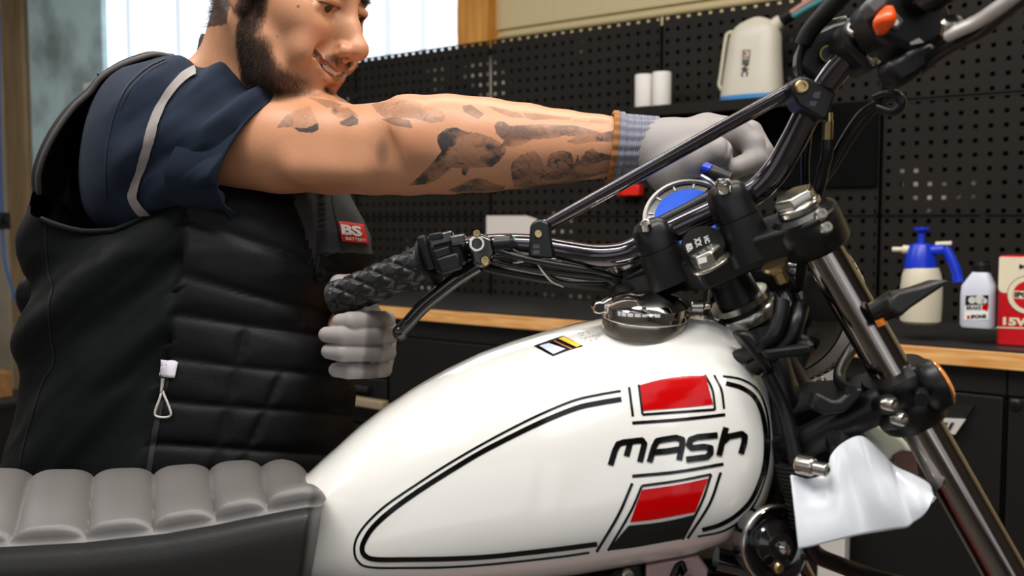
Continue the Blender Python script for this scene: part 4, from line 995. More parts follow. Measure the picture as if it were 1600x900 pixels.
mb = MB(); mb.slab([(1268,572),(1304,570),(1302,614),(1270,608)], 1.13, .006); pl = mb.build('mounting_plate', M['pale_grey'], bike, bevel=.002); 
mb = MB(); mb.lathe([(.0048, 0), (.0048, .006), (.003, .007)], P(1283, 594, 1.129), -FW, 6); mb.build('plate_nut', M['steel'], pl)
mb = MB(); mb.slab([(1266,556),(1306,556),(1306,571),(1266,572)], 1.126, .010); mb.build('plate_hood', M['gloss_black'], pl, bevel=.002)
mb = MB(); mb.slab([(1150,440),(1225,425),(1280,450),(1288,520),(1262,580),(1262,700),(1230,760),(1196,700),(1170,560)], 1.0, .04); mb.build('steering_head_cover', M['cast_black'], bike, bevel=.01, seg=3)
# turn signal
ts = thing  # (parts stay on the motorcycle)
mb = MB(); mb.tube([P(1366,490,.86), P(1385,480,.855), P(1400,473,.85)], lambda t: .010+.002*t, 16, 8); tsb = mb.build('turn_signal_stem', M['satin_black'], bike)
mb = MB(); mb.slab([(1393,467),(1403,457),(1440,448),(1472,437),(1487,439),(1476,447),(1425,481),(1411,493),(1398,491),(1390,482)], .835, .03)
lab(mb.build('turn_signal', mat('signal_grey', (44, 44, 43), .38, metal=.3), bike, bevel=.006, seg=3), 'black wedge-shaped turn signal')
mb = MB(); mb.tube([P(1374,500,.845), P(1378,508,.845)], .004, 10); mb.build('signal_lens', mat('amber', (236, 130, 20), .15, coat=1), bike)
# amber side reflector
RA = Vector((.89, -.07, .44)).normalized(); rc = P(1461, 601, .86)
mb = MB(); mb.lathe([(.012, -.016), (.020, -.012), (.0235, -.004), (.0235, .003), (.0215, .005)], rc, RA, 36); rf = mb.build('reflector_housing', M['satin_black'], bike)
mb = MB(); mb.lathe([(.0212, .004), (.0212, .0062), (.018, .0085), (.001, .0095)], rc, RA, 36); lab(mb.build('reflector', bpy.data.materials['amber'], rf), 'round amber reflector')
mb = MB(); mb.tube([P(1440,625,.82), rc - RA*.012], .006, 12); mb.build('reflector_stalk', M['satin_black'], rf)
# mudguard between the forks
T_ = [(1236,742),(1262,748),(1290,738),(1298,712),(1315,693),(1342,681),(1362,692),(1384,713),(1398,728),(1428,742),(1452,756),(1459,770)]
B_ = [(1248,858),(1268,854),(1296,847),(1326,840),(1350,835),(1375,831),(1400,827),(1418,824),(1428,816),(1440,808),(1450,796),(1459,776)]
n = 90; ta = cat(T_, n); tb = cat(B_, n); G2 = []
for i in range(n+1):
    row = []; u = i/n
    bulge = .005*math.exp(-((u-.55)/.16)**2) + .003*math.exp(-((u-.82)/.06)**2) - .003*math.exp(-((u-.70)/.045)**2) - .004*math.exp(-((u-.38)/.07)**2)
    for j in range(-8, 33):
        if j >= 0:
            v = j/32; q = ta[i]*(1-v)+tb[i]*v; d = .835 + .020*(1-v)**2 - bulge*math.sin(PI*(.15+.7*v))
            row.append(P(q[0], q[1], d))
        else:
            w = -j/8; d = .865 + .12*w; row.append(P(ta[i][0]+10*w, ta[i][1]+ 10*w*w - 6*w, d))
    G2.append(row)
mb = MB(); mb.grid(G2); mb.build('front_mudguard', mat('mudguard_white', (232, 236, 242), .18, coat=1), bike, smooth=60, solid=.0025)
mb = MB(); R = [(1346,658),(1362,655),(1385,668),(1412,684),(1432,708),(1430,745),(1396,728),(1372,700),(1352,680)]
mb.slab(R, .93, .02); mb.build('mudguard_far_side', mat('mudguard_cream', (214, 216, 196), .3, coat=.6), bike, bevel=.006, seg=3)
mb = MB(); mb.slab([(1396,712),(1412,702),(1430,706),(1436,742),(1412,736),(1398,726)], .925, .004); mb.build('mudguard_patch', mat('patch_brown', (98, 72, 64), .4), bike, bevel=.001)
mb = MB(); mb.tube([P(1314,698,.88), P(1311,684,.875), P(1316,668,.88)], .0125, 18, 8); mb.build('mudguard_mount', M['satin_black'], bike)
# horn
HA = Vector((.34, -.92, .12)).normalized(); hc2 = P(1212, 851, .87)
mb = MB(); mb.lathe([(.02, -.03), (.030, -.022), (.0335, -.004), (.0345, -.002), (.0345, .002), (.0325, .004), (.029, .0), (.024, -.002), (.020, .004), (.012, .006), (.011, .010), (.001, .011)], hc2, HA, 48); hn = mb.build('horn', M['gloss_black'], bike)
mb = MB(); mb.lathe([(.0349, -.0022), (.0352, -.0015), (.0352, .001), (.0345, .0025), (.0338, .0030)], hc2, HA, 64, cap=False); mb.build('horn_rim', M['steel'], hn)
mb = MB(); mb.lathe([(.006, 0), (.006, .006), (.003, .009)], hc2 + HA*.008, HA, 12); mb.build('horn_bolt', M['chrome'], hn)
mb = MB(); mb.lathe([(.003, 0), (.003, .003)], P(1228, 861, .862), HA, 10); mb.build('horn_rivet', M['steel'], hn)
mb = MB(); mb.lathe([(.005, 0), (.005, .004), (.003, .006)], P(1213, 886, .855), HA, 10); mb.build('horn_rivet', M['brass'], hn)
cable('horn_bracket', [(1262,820,.87),(1262,840,.87),(1275,866,.875),(1310,882,.88),(1350,896,.89),(1420,915,.9)], .0075, 'satin_black')
# engine seen under the tank
M['engine'] = mat('engine_grey', (70, 62, 62), .4, metal=.6)
M['engine_plate'] = mat('engine_plate', (190, 160, 158), .35, metal=.5)
en = MB(); en.slab([(820,905),(1150,872),(1190,905),(1190,1130),(860,1150)], .96, .20); eng = en.build('engine_head', M['cast_black'], bike, bevel=.008)
for k in range(8):
    y = 915+k*24; mb = MB(); mb.slab([(840,y),(1200,y-12),(1200,y-4),(840,y+8)], .94, .24); mb.build('cooling_fin', M['cast_black'], eng, bevel=.001)
mb = MB(); mb.slab([(1010,884),(1092,868),(1108,890),(1100,930),(1008,930)], .905, .008); ep = mb.build('rocker_cover', M['engine_plate'], bike, bevel=.002)
mb = MB(); mb.slab([(1034,932),(1056,882),(1070,876),(1088,932),(1076,932),(1063,896),(1050,932)], .900, .012); mb.build('engine_hanger', M['satin_black'], bike, bevel=.003)
mb = MB(); mb.slab([(958,900),(984,884),(1002,882),(1012,930),(960,932)], .91, .012); mb.build('cover_bracket', M['satin_black'], bike, bevel=.003)
mb = MB(); mb.lathe([(.006, 0), (.006, .006), (.004, .008)], P(981, 898, .905), -FW, 12); mb.build('cover_bolt', M['steel'], bike)
mb = MB(); mb.lathe([(.004, 0), (.004, .004)], P(1074, 899, .897), -FW, 12); mb.build('cover_bolt', M['steel'], bike)
mb = MB(); mb.tube([P(1118,874,.92), P(1160,884,.92), P(1190,896,.92)], .012, 14, 8); mb.build('hose', M['gloss_black'], bike)
en = MB(); en.slab([(700,960),(1150,1040),(1180,1420),(1080,1560),(760,1560),(660,1400)], .93, .26); en.build('crankcase', M['engine'], bike, bevel=.03, seg=4)
# --- right-hand controls
DB = .05
rc_ = MB(); rc_.slab([(1252,78),(1264,52),(1300,34),(1335,24),(1352,34),(1346,70),(1322,104),(1300,128),(1268,124),(1250,104)], .835, .03); rs = rc_.build('fluid_reservoir', M['satin_black'], bike, bevel=.005)
mb = MB(); mb.tube([P(1266,52,.832), P(1285,40,.828), P(1303,33,.826), P(1322,28,.825)], .0022, 8, 16); mb.build('reservoir_edge', M['steel'], rs)
for r0, r1 in ((.0078, .0066), (.0052, .0)):
    mb = MB(); mb.lathe([(r0, -.001), (r0, .001), (max(r1, .0005), .001)], P(1295, 84, .829), -FW+RT*-.15+UP*.1, 28); lab(mb.build('brass_emblem', mat('old_brass', (140, 124, 56), .4, metal=.6) if r1 else bpy.data.materials['old_brass'], rs), 'small brass ring emblem')
mb = MB(); mb.lathe([(.0064, 0), (.0064, .0004), (.0055, .0004)], P(1295, 84, .8276), -FW+RT*-.15+UP*.1, 28); mb.build('emblem_ground', M['plastic_black'], rs)
mb = MB(); mb.tube([P(1251,120,.84), P(1249,95,.838), P(1254,72,.835), P(1266,48,.83), P(1290,20,.82), P(1320,-12,.81)], lambda t: .0028 if t < .42 else .0068+.002*t, 14, 40); lab(mb.build('cable_boot', M['rubber'], bike), 'rubber cable boot')
cl_ = MB(); cl_.slab([(1318,44),(1330,26),(1350,24),(1362,44),(1378,62),(1384,92),(1372,106),(1354,106),(1340,90),(1322,74)], .785, .045); pm = cl_.build('brake_perch', M['cast_black'], bike, bevel=.006, seg=3)
for (x, y, r) in ((1334, 47, .0062), (1365, 89, .0055)):
    mb = MB(); mb.lathe([(r, -.006), (r, .004), (r*.8, .006), (r*.5, .006), (r*.5, .003), (.001, .003)], P(x, y, .782), Vector((-.4, -.85, .3)), 18); mb.build('perch_bolt', M['steel'], pm)
shs = MB(); shs.slab([(1352,4),(1374,-14),(1400,-18),(1440,-22),(1480,-10),(1492,28),(1484,62),(1452,80),(1424,84),(1396,70),(1376,58),(1364,38)], .735, .05); ks = shs.build('switch_housing', M['plastic_black'], bike, bevel=.008, seg=3)
mb = MB(); mb.slab([(1352,6),(1372,-16),(1392,-12),(1386,8),(1366,26)], .722, .02); mb.build('housing_cap', mat('dim_grey', (92, 92, 92), .5), ks, bevel=.003)
mb = MB(); R = []
for t in range(9):
    f = t/8; w = .0056+.0014*math.sin(PI*f); c = P(1389-13*f, 10+44*f, .722-.004*math.sin(PI*f)); R.append([c + (RT*math.cos(a)*w*1.25 + FW*math.sin(a)*w*.9)*(.35+.65*math.sin(PI*(f*.9+.05))) for a in [2*PI*j/18 for j in range(18)]])
mb.rings(R); lab(mb.build('kill_switch', mat('orange_plastic', (250, 84, 14), .3), ks), 'orange kill switch')
mb = MB(); mb.slab([(1396,24),(1402,20),(1413,32),(1404,46),(1396,44),(1392,36)], .730, .004); gm = mb.build('switch_button', mat('button_grey', (88, 86, 90), .5), ks, bevel=.001)
mb = MB(); mb.lathe([(.0026, 0), (.0026, .0005), (.0014, .0005)], P(1399, 35, .7293), -FW, 14); mb.build('button_symbol', M['white_print'], gm)
for k, (x, y, w) in enumerate(((1430, 96, .03), (1405, 112, .026))):
    bx_(x, y, .75, w, .022, .03, .5, M['plastic_black'], 'throttle_housing', ks, .006)
mb = MB(); mb.slab([(1422,66),(1436,59),(1444,66),(1424,70)], .730, .002); mb.build('housing_edge', M['pale_grey'], ks, smooth=0)
mb = MB(); mb.tube([P(1440,104,.75), P(1470,80,.73), P(1500,62,.71), P(1535,44,.69), P(1575,12,.66), P(1625,-25,.62)], .010, 16, 30, flat=.6); mb.build('lever_black_edge', M['satin_black'], bike)  # black lower edge of the brake lever
mb = MB(); mb.tube([P(1484,54,.70), P(1500,46,.69), P(1530,32,.675), P(1560,12,.655), P(1600,-16,.63), P(1680,-70,.58)], lambda t: .0068+.001*t, 18, 30, flat=.7); lab(mb.build('brake_lever', mat('lever_silver', (196, 194, 190), .42, metal=.4), bike), 'silver brake lever')
mb = MB(); mb.lathe([(.008, -.006), (.008, .004), (.006, .006)], P(1487, 40, .70), Vector((-.2, -.6, .8)), 18); mb.build('lever_pivot', M['steel'], bike)
mb = MB(); mb.tube([P(1450,-14,.72), P(1600,-104,.635)], .0172, 24); mb.build('grip', bpy.data.materials['grip_rubber'], bike)
DB = 0.0
# --- wheels, swingarm, stand on the lift (below the frame of the photograph)
FWD = Vector((YA.x, YA.y, 0)).normalized();
if FWD.dot(RT) < 0: FWD = -FWD
ax0 = fk(SP*.5, 0, 0) + TD*.74 ; 
def wheel(c, axis, R_, name):
    axis = Vector(axis).normalized()
    mb = MB(); mb.lathe([(R_-.055, -.03), (R_-.03, -.05), (R_-.008, -.035), (R_, -.015), (R_, .015), (R_-.008, .035), (R_-.03, .05), (R_-.055, .03), (R_-.055, -.03)], c, axis, 64, cap=False); w = mb.build(name, M['rubber'], bike)
    mb = MB(); mb.lathe([(R_-.055, -.03), (R_-.07, -.02), (R_-.07, .02), (R_-.055, .03)], c, axis, 64, cap=False); mb.build('rim', M['gloss_black'], w)
    mb = MB(); mb.lathe([(.01, -.05), (.035, -.045), (.035, .045), (.01, .05)], c, axis, 32); mb.build('hub', M['satin_black'], w)
    a = axis.orthogonal().normalized(); b = axis.cross(a); mb = MB()
    for k in range(24):
        t = 2*PI*k/24; e = a*math.cos(t)+b*math.sin(t); mb.tube([c + e*.03 + axis*(.03 if k % 2 else -.03), c + e*(R_-.066)], .0015, 6)
    s_ = mb.build('spokes', M['steel'], w); s_['kind'] = 'stuff'
WR = max(.24, min(.31, ax0.z - LIFTZ))
wheel(Vector((ax0.x, ax0.y, LIFTZ+WR)), XA - Vector((0,0,XA.z)), WR, 'front_wheel')
rw = Vector((-.62, 1.02, LIFTZ+WR)); wheel(rw, (0.02, 1, 0), WR, 'rear_wheel')
mb = MB(); mb.tube([P(840,1400,1.0), rw + Vector((0,-.09,0))], .018, 12); mb.build('swingarm', M['satin_black'], bike)
mb = MB(); mb.tube([P(840,1400,1.15), rw + Vector((0,.09,0))], .018, 12); mb.build('swingarm', M['satin_black'], bike)
mb = MB(); mb.tube([P(470,960,1.02), P(-150,985,1.05)], .03, 12); mb.build('subframe', M['satin_black'], bike)
mb = MB(); mb.tube([rw + Vector((.02,.10,.03)), P(60,985,1.12)], .022, 14); mb.build('shock_absorber', M['steel'], bike)
M['lift'] = mat('lift_red', (150, 24, 20), .4)
lf = thing('motorcycle_lift', 'low workshop lift platform under the motorcycle wheels', 'lift', (0, 1.0, 0))
MB().box(-1.2, .95, .74, 1.16, LIFTZ-.06, LIFTZ).build('platform', M['lift'], lf, bevel=.006)
MB().box(-1.1, .85, .80, 1.12, 0, .08).build('base_frame', M['lift'], lf, bevel=.006)
for x in (-.7, .3):
    mb = MB(); mb.prism([Vector((x, .9, .07)), Vector((x+.06, .9, .07)), Vector((x+.36, .9, LIFTZ-.055)), Vector((x+.30, .9, LIFTZ-.055))], (0, .2, 0)); mb.build('scissor_arm', M['satin_black'], lf, bevel=.004)
# ------------------------------------------------------------ the mechanic
mc = P(300, 700, 1.36)
man = thing('person', 'man in navy shirt and black quilted vest smiling down while reaching over the handlebar', 'person', (mc.x, mc.y, 0))
# head frame
HF = Vector((.862, -.402, -.309)).normalized(); U0 = Vector((0, 0, 1)); HU = (U0 - HF*U0.dot(HF)).normalized()
HU = (HU + HF.cross(HU)*-.03).normalized(); HU = (HU - HF*HU.dot(HF)).normalized(); HS = HF.cross(HU)
if HS.y > 0: HS = -HS
HC = P(452, -6, 1.235)
def hp(f, s, u): return HC + HF*f + HS*s + HU*u
HR = [tuple(HF), tuple(HS), tuple(HU)]
sd = SDF((P(0,0,1.3).x+.25, .95, .93), (.36, 1.62, 1.78), .0026) if False else None
sd = SDF((-.50, 1.03, 1.235), (.235, 1.46, 1.70), .0018)
def E(f, s, u, r, k=.012, kind='u', R=None): sd.ell(hp(f, s, u), r, R or HR, k, kind)
def C(a, b, ra, rb=None, k=.012, kind='u'): sd.cap(hp(*a), hp(*b), ra, rb, k, kind)
# skull, face, jaw
E(-.016, 0, .050, (.097, .077, .083)); E(.030, 0, -.018, (.060, .062, .088), .03); E(.020, 0, -.066, (.062, .057, .042), .03)
C((.045, .030, -.092), (.078, .008, -.112), .020, .017, .02); C((.045, -.030, -.092), (.078, -.008, -.112), .020, .017, .02); C((.076, -.008, -.112), (.076, .008, -.112), .0165, k=.01)
C((-.012, .056, -.045), (.040, .044, -.090), .017, .018, .025); C((-.012, -.056, -.045), (.040, -.044, -.090), .017, .018, .025)
for q in (1, -1):
    E(.067, .037*q, -.029, (.024, .023, .021), .018); E(.050, .052*q, -.012, (.024, .016, .02), .02)
    C((.084, .010*q, .022), (.072, .046*q, .020), .009, .009, .012)
    E(.098, .031*q, .000, (.016, .0165, .0125), .012, 's')
    E(.0745, .0315*q, .000, (.0125, .0125, .0125), .001)
    C((.0835, .017*q, .006), (.0825, .045*q, .003), .0045, .0035, .006); C((.0865, .024*q, .0068), (.0860, .038*q, .0062), .0062, k=.005)
    C((.0815, .018*q, -.008), (.0795, .045*q, -.005), .0042, .0035, .006)
C((.086, 0, .018), (.103, 0, -.018), .0085, .0095, .014); C((.103, 0, -.018), (.118, 0, -.036), .0095, .0118, .008); E(.1185, 0, -.0395, (.0125, .0125, .0115), .006)
C((.090, 0, -.02), (.103, 0, -.045), .015, .011, .012)
for q in (1, -1):
    E(.107, .0145*q, -.0435, (.0125, .0075, .0085), .005); sd.cap(hp(.110, .0078*q, -.056), hp(.109, .0075*q, -.048), .0042, .0034, .003, 's')
# mouth area: smiling lips, parted
E(.080, 0, -.072, (.020, .034, .026), .018)
lipu = [(.079, .037, -.0555), (.0910, .024, -.0622), (.0985, .010, -.0655), (.1000, 0, -.0668), (.0985, -.010, -.0655), (.0910, -.024, -.0622), (.079, -.037, -.0555)]
lipl = [(.079, .037, -.0560), (.0890, .023, -.0755), (.0950, .011, -.0838), (.0965, 0, -.0852), (.0950, -.011, -.0838), (.0890, -.023, -.0755), (.079, -.037, -.0560)]
for L_p, r0 in ((lipu, .0040), (lipl, .0050)):
    for i in range(6):
        ra = r0*(.5+.5*math.sin(PI*(i+.3)/6.3)); rb = r0*(.5+.5*math.sin(PI*(i+1.3)/6.6)); C(L_p[i], L_p[i+1], ra, rb, .004)
gap = [(.084, .034, -.0572), (.0960, .020, -.0690), (.101, 0, -.0755), (.0960, -.020, -.0690), (.084, -.034, -.0572)]
for i in range(4): C(gap[i], gap[i+1], .0014 if i in (0,) else .0052, .0052 if i < 3 else .0014, .0015, 's')
for q in (1, -1):
    E(.074, .045*q, -.054, (.016, .014, .02), .012); C((.101, .0205*q, -.043), (.092, .034*q, -.052), .0040, .0045, .008, 's'); C((.092, .034*q, -.052), (.082, .040*q, -.060), .0040, .0022, .008, 's')
C((.096, 0, -.0935), (.094, 0, -.0935), .0045, k=.01, kind='s')
# teeth inside the mouth opening
tp = [(.0790, .026, -.0635), (.0890, .014, -.0700), (.0925, 0, -.0722), (.0890, -.014, -.0700), (.0790, -.026, -.0635)]
for i in range(4): C(tp[i], tp[i+1], .0047, k=.0)
# ears
for q in (1, -1):
    E(-.010, .077*q, .000, (.018, .0085, .032), .008, R=[tuple((HF*.94+HS*-.30*q).normalized()), tuple((HS*.94*1+HF*.30*q).normalized()), tuple(HU)])
    E(-.006, .087*q, .004, (.010, .0075, .018), .005, 's'); E(-.006, .077*q, -.027, (.0095, .006, .011), .006)
    C((-.004, .078*q, -.006), (.002, .075*q, -.006), .005, k=.004)
# neck
nb = Vector(P(372, 178, 1.31)); sd.cap(hp(-.035, 0, -.03), nb, .058, .066, .03); sd.cap(hp(.02, 0, -.09), P(410, 190, 1.28), .036, .05, .03)
# chest and shoulders under the clothes
sd.cap(P(372, 178, 1.31), P(330, 330, 1.36), .075, .11, .04); sd.cap(P(240, 205, 1.29), P(400, 215, 1.45), .075, .08, .05)
# right arm: upper arm, elbow, forearm, wrist
AR = [(240,212,1.300,.062),(330,217,1.265,.062),(440,223,1.238,.0605),(520,227,1.222,.0580),(585,229,1.208,.0562),(640,227,1.198,.0575),(700,226,1.188,.0565),(760,227,1.178,.0530),(820,228,1.168,.0470),(880,229,1.160,.0400),(930,229,1.152,.0345),(985,230,1.143,.0310),(1010,232,1.140,.0300)]
for i in range(len(AR)-1): sd.cap(P(*AR[i][:3]), P(*AR[i+1][:3]), AR[i][3], AR[i+1][3], .012)
sd.ell(P(650, 215, 1.150), (.030, .016, .022), None, .02); sd.ell(P(700, 190, 1.165), (.05, .02, .02), None, .02)
sd.ell(P(600, 246, 1.140), (.012, .006, .024), None, .02, 's'); sd.ell(P(565, 150, 1.20), (.03, .03, .008), None, .02, 's')
sd.cap(P(470, 262, 1.185), P(560, 268, 1.170), .012, .010, .03)
BV, BF = sd.mesh()
# lower trunk and the left arm, hidden behind vest and hand
sd = SDF((-.62, 1.10, .90), (-.12, 1.66, 1.42), .004)
sd.cap(P(330, 250, 1.36), P(290, 800, 1.36), .10, .12, .04); sd.cap(P(372, 178, 1.36), P(400, 240, 1.46), .06, .07, .04)
sd.cap(P(400, 240, 1.46), P(470, 420, 1.50), .06, .048, .03); sd.cap(P(470, 420, 1.50), P(545, 515, 1.36), .045, .040, .02); sd.cap(P(545, 515, 1.36), P(568, 534, 1.19), .040, .029, .012)
BV2, BF2 = sd.mesh(); nb_ = len(BV); BV = np.concatenate([BV, BV2]); BF = np.concatenate([BF, BF2+nb_])
# finer faces where the photo shows the skin closely, so that its colours stay crisp
def refine(V_, F_, sel):
    Fs = F_[sel]; e = np.stack([Fs, np.roll(Fs, -1, 1)], 2).reshape(-1, 2); e.sort(1)
    ue, inv = np.unique(e, axis=0, return_inverse=True); inv = inv.reshape(-1, 4)
    n = len(V_); mid = (V_[ue[:, 0]]+V_[ue[:, 1]])/2; m = n+inv; c = n+len(ue)+np.arange(len(Fs))
    cen_ = V_[Fs].mean(1)
    q = [np.stack([Fs[:, k], m[:, k], c, m[:, (k-1) % 4]], 1) for k in range(4)]
    return np.concatenate([V_, mid, cen_]), np.concatenate([F_[~sel]]+q)
cf = BV[BF].mean(1); df = (cf-np.array(CAM))@np.array(FW); pxf = 800+cf[:, 0]/df*F; nf = np.cross(BV[BF[:, 1]]-BV[BF[:, 0]], BV[BF[:, 2]]-BV[BF[:, 0]])
sel = (nf@np.array(FW) < 0) & (BF.max(1) < nb_) & (cf[:, 1] < 1.30) & (((pxf > 425) & (cf[:, 2] < 1.43)) | ((cf-np.array(HC))@np.array(HF) > .03)) 
BV, BF = refine(BV, BF, sel)
# colour of the skin from where each point lies: lips, brows, stubble shade, tattoo ink
def local(V_): d = V_ - np.array(HC); return d@np.array(HF), d@np.array(HS), d@np.array(HU)
def blob(f, s, u, c, r): return np.clip(1.25 - np.sqrt(((f-c[0])/r[0])**2 + ((s-c[1])/r[1])**2 + ((u-c[2])/r[2])**2), 0, 1)**.8
def inside(poly, X, Y):
    c = np.zeros(len(X), bool); n = len(poly)
    for i in range(n):
        x1, y1 = poly[i]; x2, y2 = poly[(i+1) % n]
        m = ((y1 > Y) != (y2 > Y)) & (X < (x2-x1)*(Y-y1)/((y2-y1) if y2 != y1 else 1e-9) + x1); c ^= m
    return c
def lin(c): return np.array(srgb(*c)[:3])
SKIN = lin((203, 145, 108)); 
def beard_mask(f, s, u):
    a = np.abs(s)
    jaw = np.clip((-.045 - u - np.clip((f-.02)*.35, -1, .2))/.018, 0, 1) * np.clip((u+.145)/.02, 0, 1)
    side = np.clip((.030-f)/.014, 0, 1)*np.clip((f+.006)/.006, 0, 1)*np.clip((.03-u)/.02, 0, 1)*(a > .035)*np.clip((u+.12)/.02, 0, 1)
    low = jaw*(f > -.004)*np.clip((.092-f)/.045, 0, 1)
    ck = np.clip(1-((f-.075)/.035)**2-((u+.058)/.034)**2, 0, 1)*(a > .012)
    m = np.maximum(low, side)*(1-np.clip(ck*2.2, 0, 1))
    chin = np.clip(1-((f-.088)/.02)**2-((a)/.022)**2-((u+.105)/.02)**2, 0, 1)
    mous = np.clip(1-((f-.098)/.02)**2-((a-.014)/.016)**2-((u+.057)/.0065)**2, 0, 1)
    return np.clip(np.maximum(np.maximum(m, chin*.45), mous*.55), 0, 1)
f_, s_, u_ = local(BV)
head = (u_ > -.15) & (np.abs(s_) < .12) & (f_ > -.13) & (f_ < .14) & (BV[:, 2] > 1.40)
colr = np.tile(SKIN, (len(BV), 1)); tone = fbm(BV, 30, 3)
colr *= (1 + .035*tone)[:, None]*np.array([1, 1-.0, 1])
bm = beard_mask(f_, s_, u_)*head
lips = np.zeros(len(BV))
for c in [lipu[i] for i in (1,2,3,4,5)] + [lipl[i] for i in (1,2,3,4,5)]: lips = np.maximum(lips, blob(f_, s_, u_, c, (.008, .008, .0048)))
lips *= head
def mixc(m, c): 
    global colr
    m = np.clip(m, 0, 1)[:, None]; colr = colr*(1-m) + lin(c)[None]*m
mixc(.35*np.clip(blob(f_, s_, u_, (.075, .04, -.035), (.03, .02, .02)) + blob(f_, s_, u_, (.118, 0, -.04), (.015, .02, .015)), 0, 1)*head, (196, 112, 88))
mixc(bm*.80, (62, 43, 33)); mixc(lips*.75, (158, 84, 74))
brow = np.clip(1-((np.abs(s_)-.030)/.021)**2-((u_-.0225)/.0055)**2, 0, 1)*(f_ > .06)*head; mixc(np.clip(brow*3, 0, 1)*.9, (36, 25, 20))
for q in (1, -1):
    d_ = np.sqrt((f_-.0745)**2+(s_-.0315*q)**2+(u_-0)**2); ey = (d_ < .0130)*(f_ > .075)*head; mixc(ey*1.0, (215, 205, 196))
    d2 = np.sqrt((f_-.0865)**2+(s_-.0335*q)**2+(u_+.002)**2); mixc((d2 < .0062)*(u_ < .0032)*head*1.0, (38, 24, 18))
    mixc(np.clip(1-((u_-.0020+.05*(np.abs(s_)-.031)*(np.abs(s_) > .031))/.0018)**2, 0, 1)*(np.abs(s_-.0315*q) < .017)*(f_ > .078)*head*.8, (40, 26, 20))
tooth = np.zeros(len(BV), bool)
for i in range(4):
    a = np.array(tp[i]); b = np.array(tp[i+1]); q3 = np.stack([f_, s_, u_], 1); t = np.clip(((q3-a)@(b-a))/((b-a)@(b-a)), 0, 1); tooth |= np.linalg.norm(q3-a-t[:, None]*(b-a), axis=1) < .0051
mixc((tooth & head)*1.0, (226, 214, 200))
for i in range(4):
    a = np.array(gap[i]); b = np.array(gap[i+1]); q3 = np.stack([f_, s_, u_], 1); t = np.clip(((q3-a)@(b-a))/((b-a)@(b-a)), 0, 1); dd = np.linalg.norm(q3-a-t[:, None]*(b-a), axis=1)
    mixc(((dd < .0050) & head & ~tooth & (lips < .35))*.85, (60, 22, 18))
# scalp skin darkened by cropped hair lies under the hair part
sc_m = ((u_ > .05) | ((f_ < -.022) & (u_ > -.055 + (f_+.022)*.2))) & head & ~((f_ > .055) & (u_ < .085)); mixc(sc_m*.85, (40, 30, 26))

# tattoos painted on the arm, in the places the photo shows them
V3 = BV - np.array(CAM); dep = V3@np.array(FW); PX = 800 + BV[:, 0]/dep*F; PY = 450 - (V3@np.array(UP))/dep*F
for mx_, my_, mr_ in ((466, 10, 2.8), (433, 57, 2.0), (560, 12, 0)): mixc(np.clip((mr_-np.hypot(PX-mx_, PY-my_))/1.2, 0, 1)*head*(s_ > 0)*.8, (70, 40, 30))
arm = (PX > 425) & (BV[:, 2] > 1.245) & (PY > 140) & (PY < 310) & ~head
TAT = [  # polygon, darkness, line work
 ([(432,200),(445,182),(462,172),(485,166),(492,180),(498,195),(494,206),(470,203),(455,198)], .42, 1), ([(458,199),(480,200),(497,193),(498,203),(488,208),(468,206)], .92, 0),
 ([(481,152),(500,154),(520,158),(535,163),(530,168),(512,169),(500,162)], .38, 1), ([(520,168),(545,168),(560,180),(558,186),(528,184),(518,176)], .45, 1), ([(530,190),(545,184),(552,180),(560,186),(560,194),(545,198),(532,195)], .9, 0),
 ([(580,162),(612,153),(640,156),(665,165),(690,172),(697,180),(692,190),(672,192),(650,186),(628,184),(605,186),(590,176)], .40, 1), ([(596,186),(620,183),(640,188),(645,200),(640,201),(615,196)], .66, 0),
 ([(722,166),(735,163),(745,170),(757,178),(748,186),(735,180),(724,174)], .62, 0), ([(760,166),(785,170),(812,176),(820,184),(800,184),(775,174)], .48, 0), ([(818,176),(850,178),(895,184),(890,188),(860,186),(835,188),(822,184)], .48, 0), ([(898,184),(930,184),(960,188),(950,192),(915,192),(896,190)], .30, 1),
 ([(683,212),(698,200),(712,198),(730,206),(745,207),(765,214),(780,222),(792,232),(790,240),(780,252),(770,260),(752,262),(735,262),(728,274),(722,272),(722,262),(706,262),(694,272),(680,282),(662,288),(637,290),(654,276),(664,266),(672,258),(682,246),(690,236),(684,224)], .86, 1),
 ([(772,196),(778,190),(788,190),(796,197),(812,196),(850,194),(880,196),(905,198),(940,208),(965,202),(970,222),(950,222),(925,222),(900,226),(884,222),(900,214),(880,212),(868,216),(845,218),(832,218),(818,226),(800,230),(782,228),(788,220),(776,210)], .66, 1),
 ([(798,264),(802,252),(815,242),(835,236),(842,242),(852,262),(855,250),(860,240),(875,235),(892,238),(897,256),(902,240),(905,252),(915,236),(926,232),(935,238),(955,242),(960,258),(952,268),(925,276),(895,284),(860,290),(825,294),(802,292),(800,278)], .72, 1),
 ([(700,297),(720,288),(735,280),(748,278),(760,281),(776,288),(790,290),(785,298),(760,303),(720,303)], .70, 1)]
nz = fbm(BV, 170, 11, 3); nz2 = fbm(BV, 200, 5, 2); nz3 = fbm(BV*np.array([1, 1, 1.5]), 300, 17, 2); wx_n = fbm(BV, 60, 21)*5; wy_n = fbm(BV, 60, 22)*4
for poly, dk, ln in TAT:
    m = inside(poly, PX+wx_n*.35, PY+wy_n*.3+nz*.8) & arm
    lines = np.clip(1-np.abs(nz3+.3*nz)*9, 0, 1)*np.clip(.4+2*nz2, .2, 1)
    v = dk*(.70 + .30*np.clip(.5+nz*1.6, 0, 1)) if not ln else np.clip(dk*(.50+.60*np.clip(.45+2.6*fbm(BV, 120, 33+len(poly)), 0, 1)) + .75*lines*dk, 0, .97)
    k = (m*v)[:, None]; colr = colr*(1-k) + lin((40, 44, 48))[None]*k
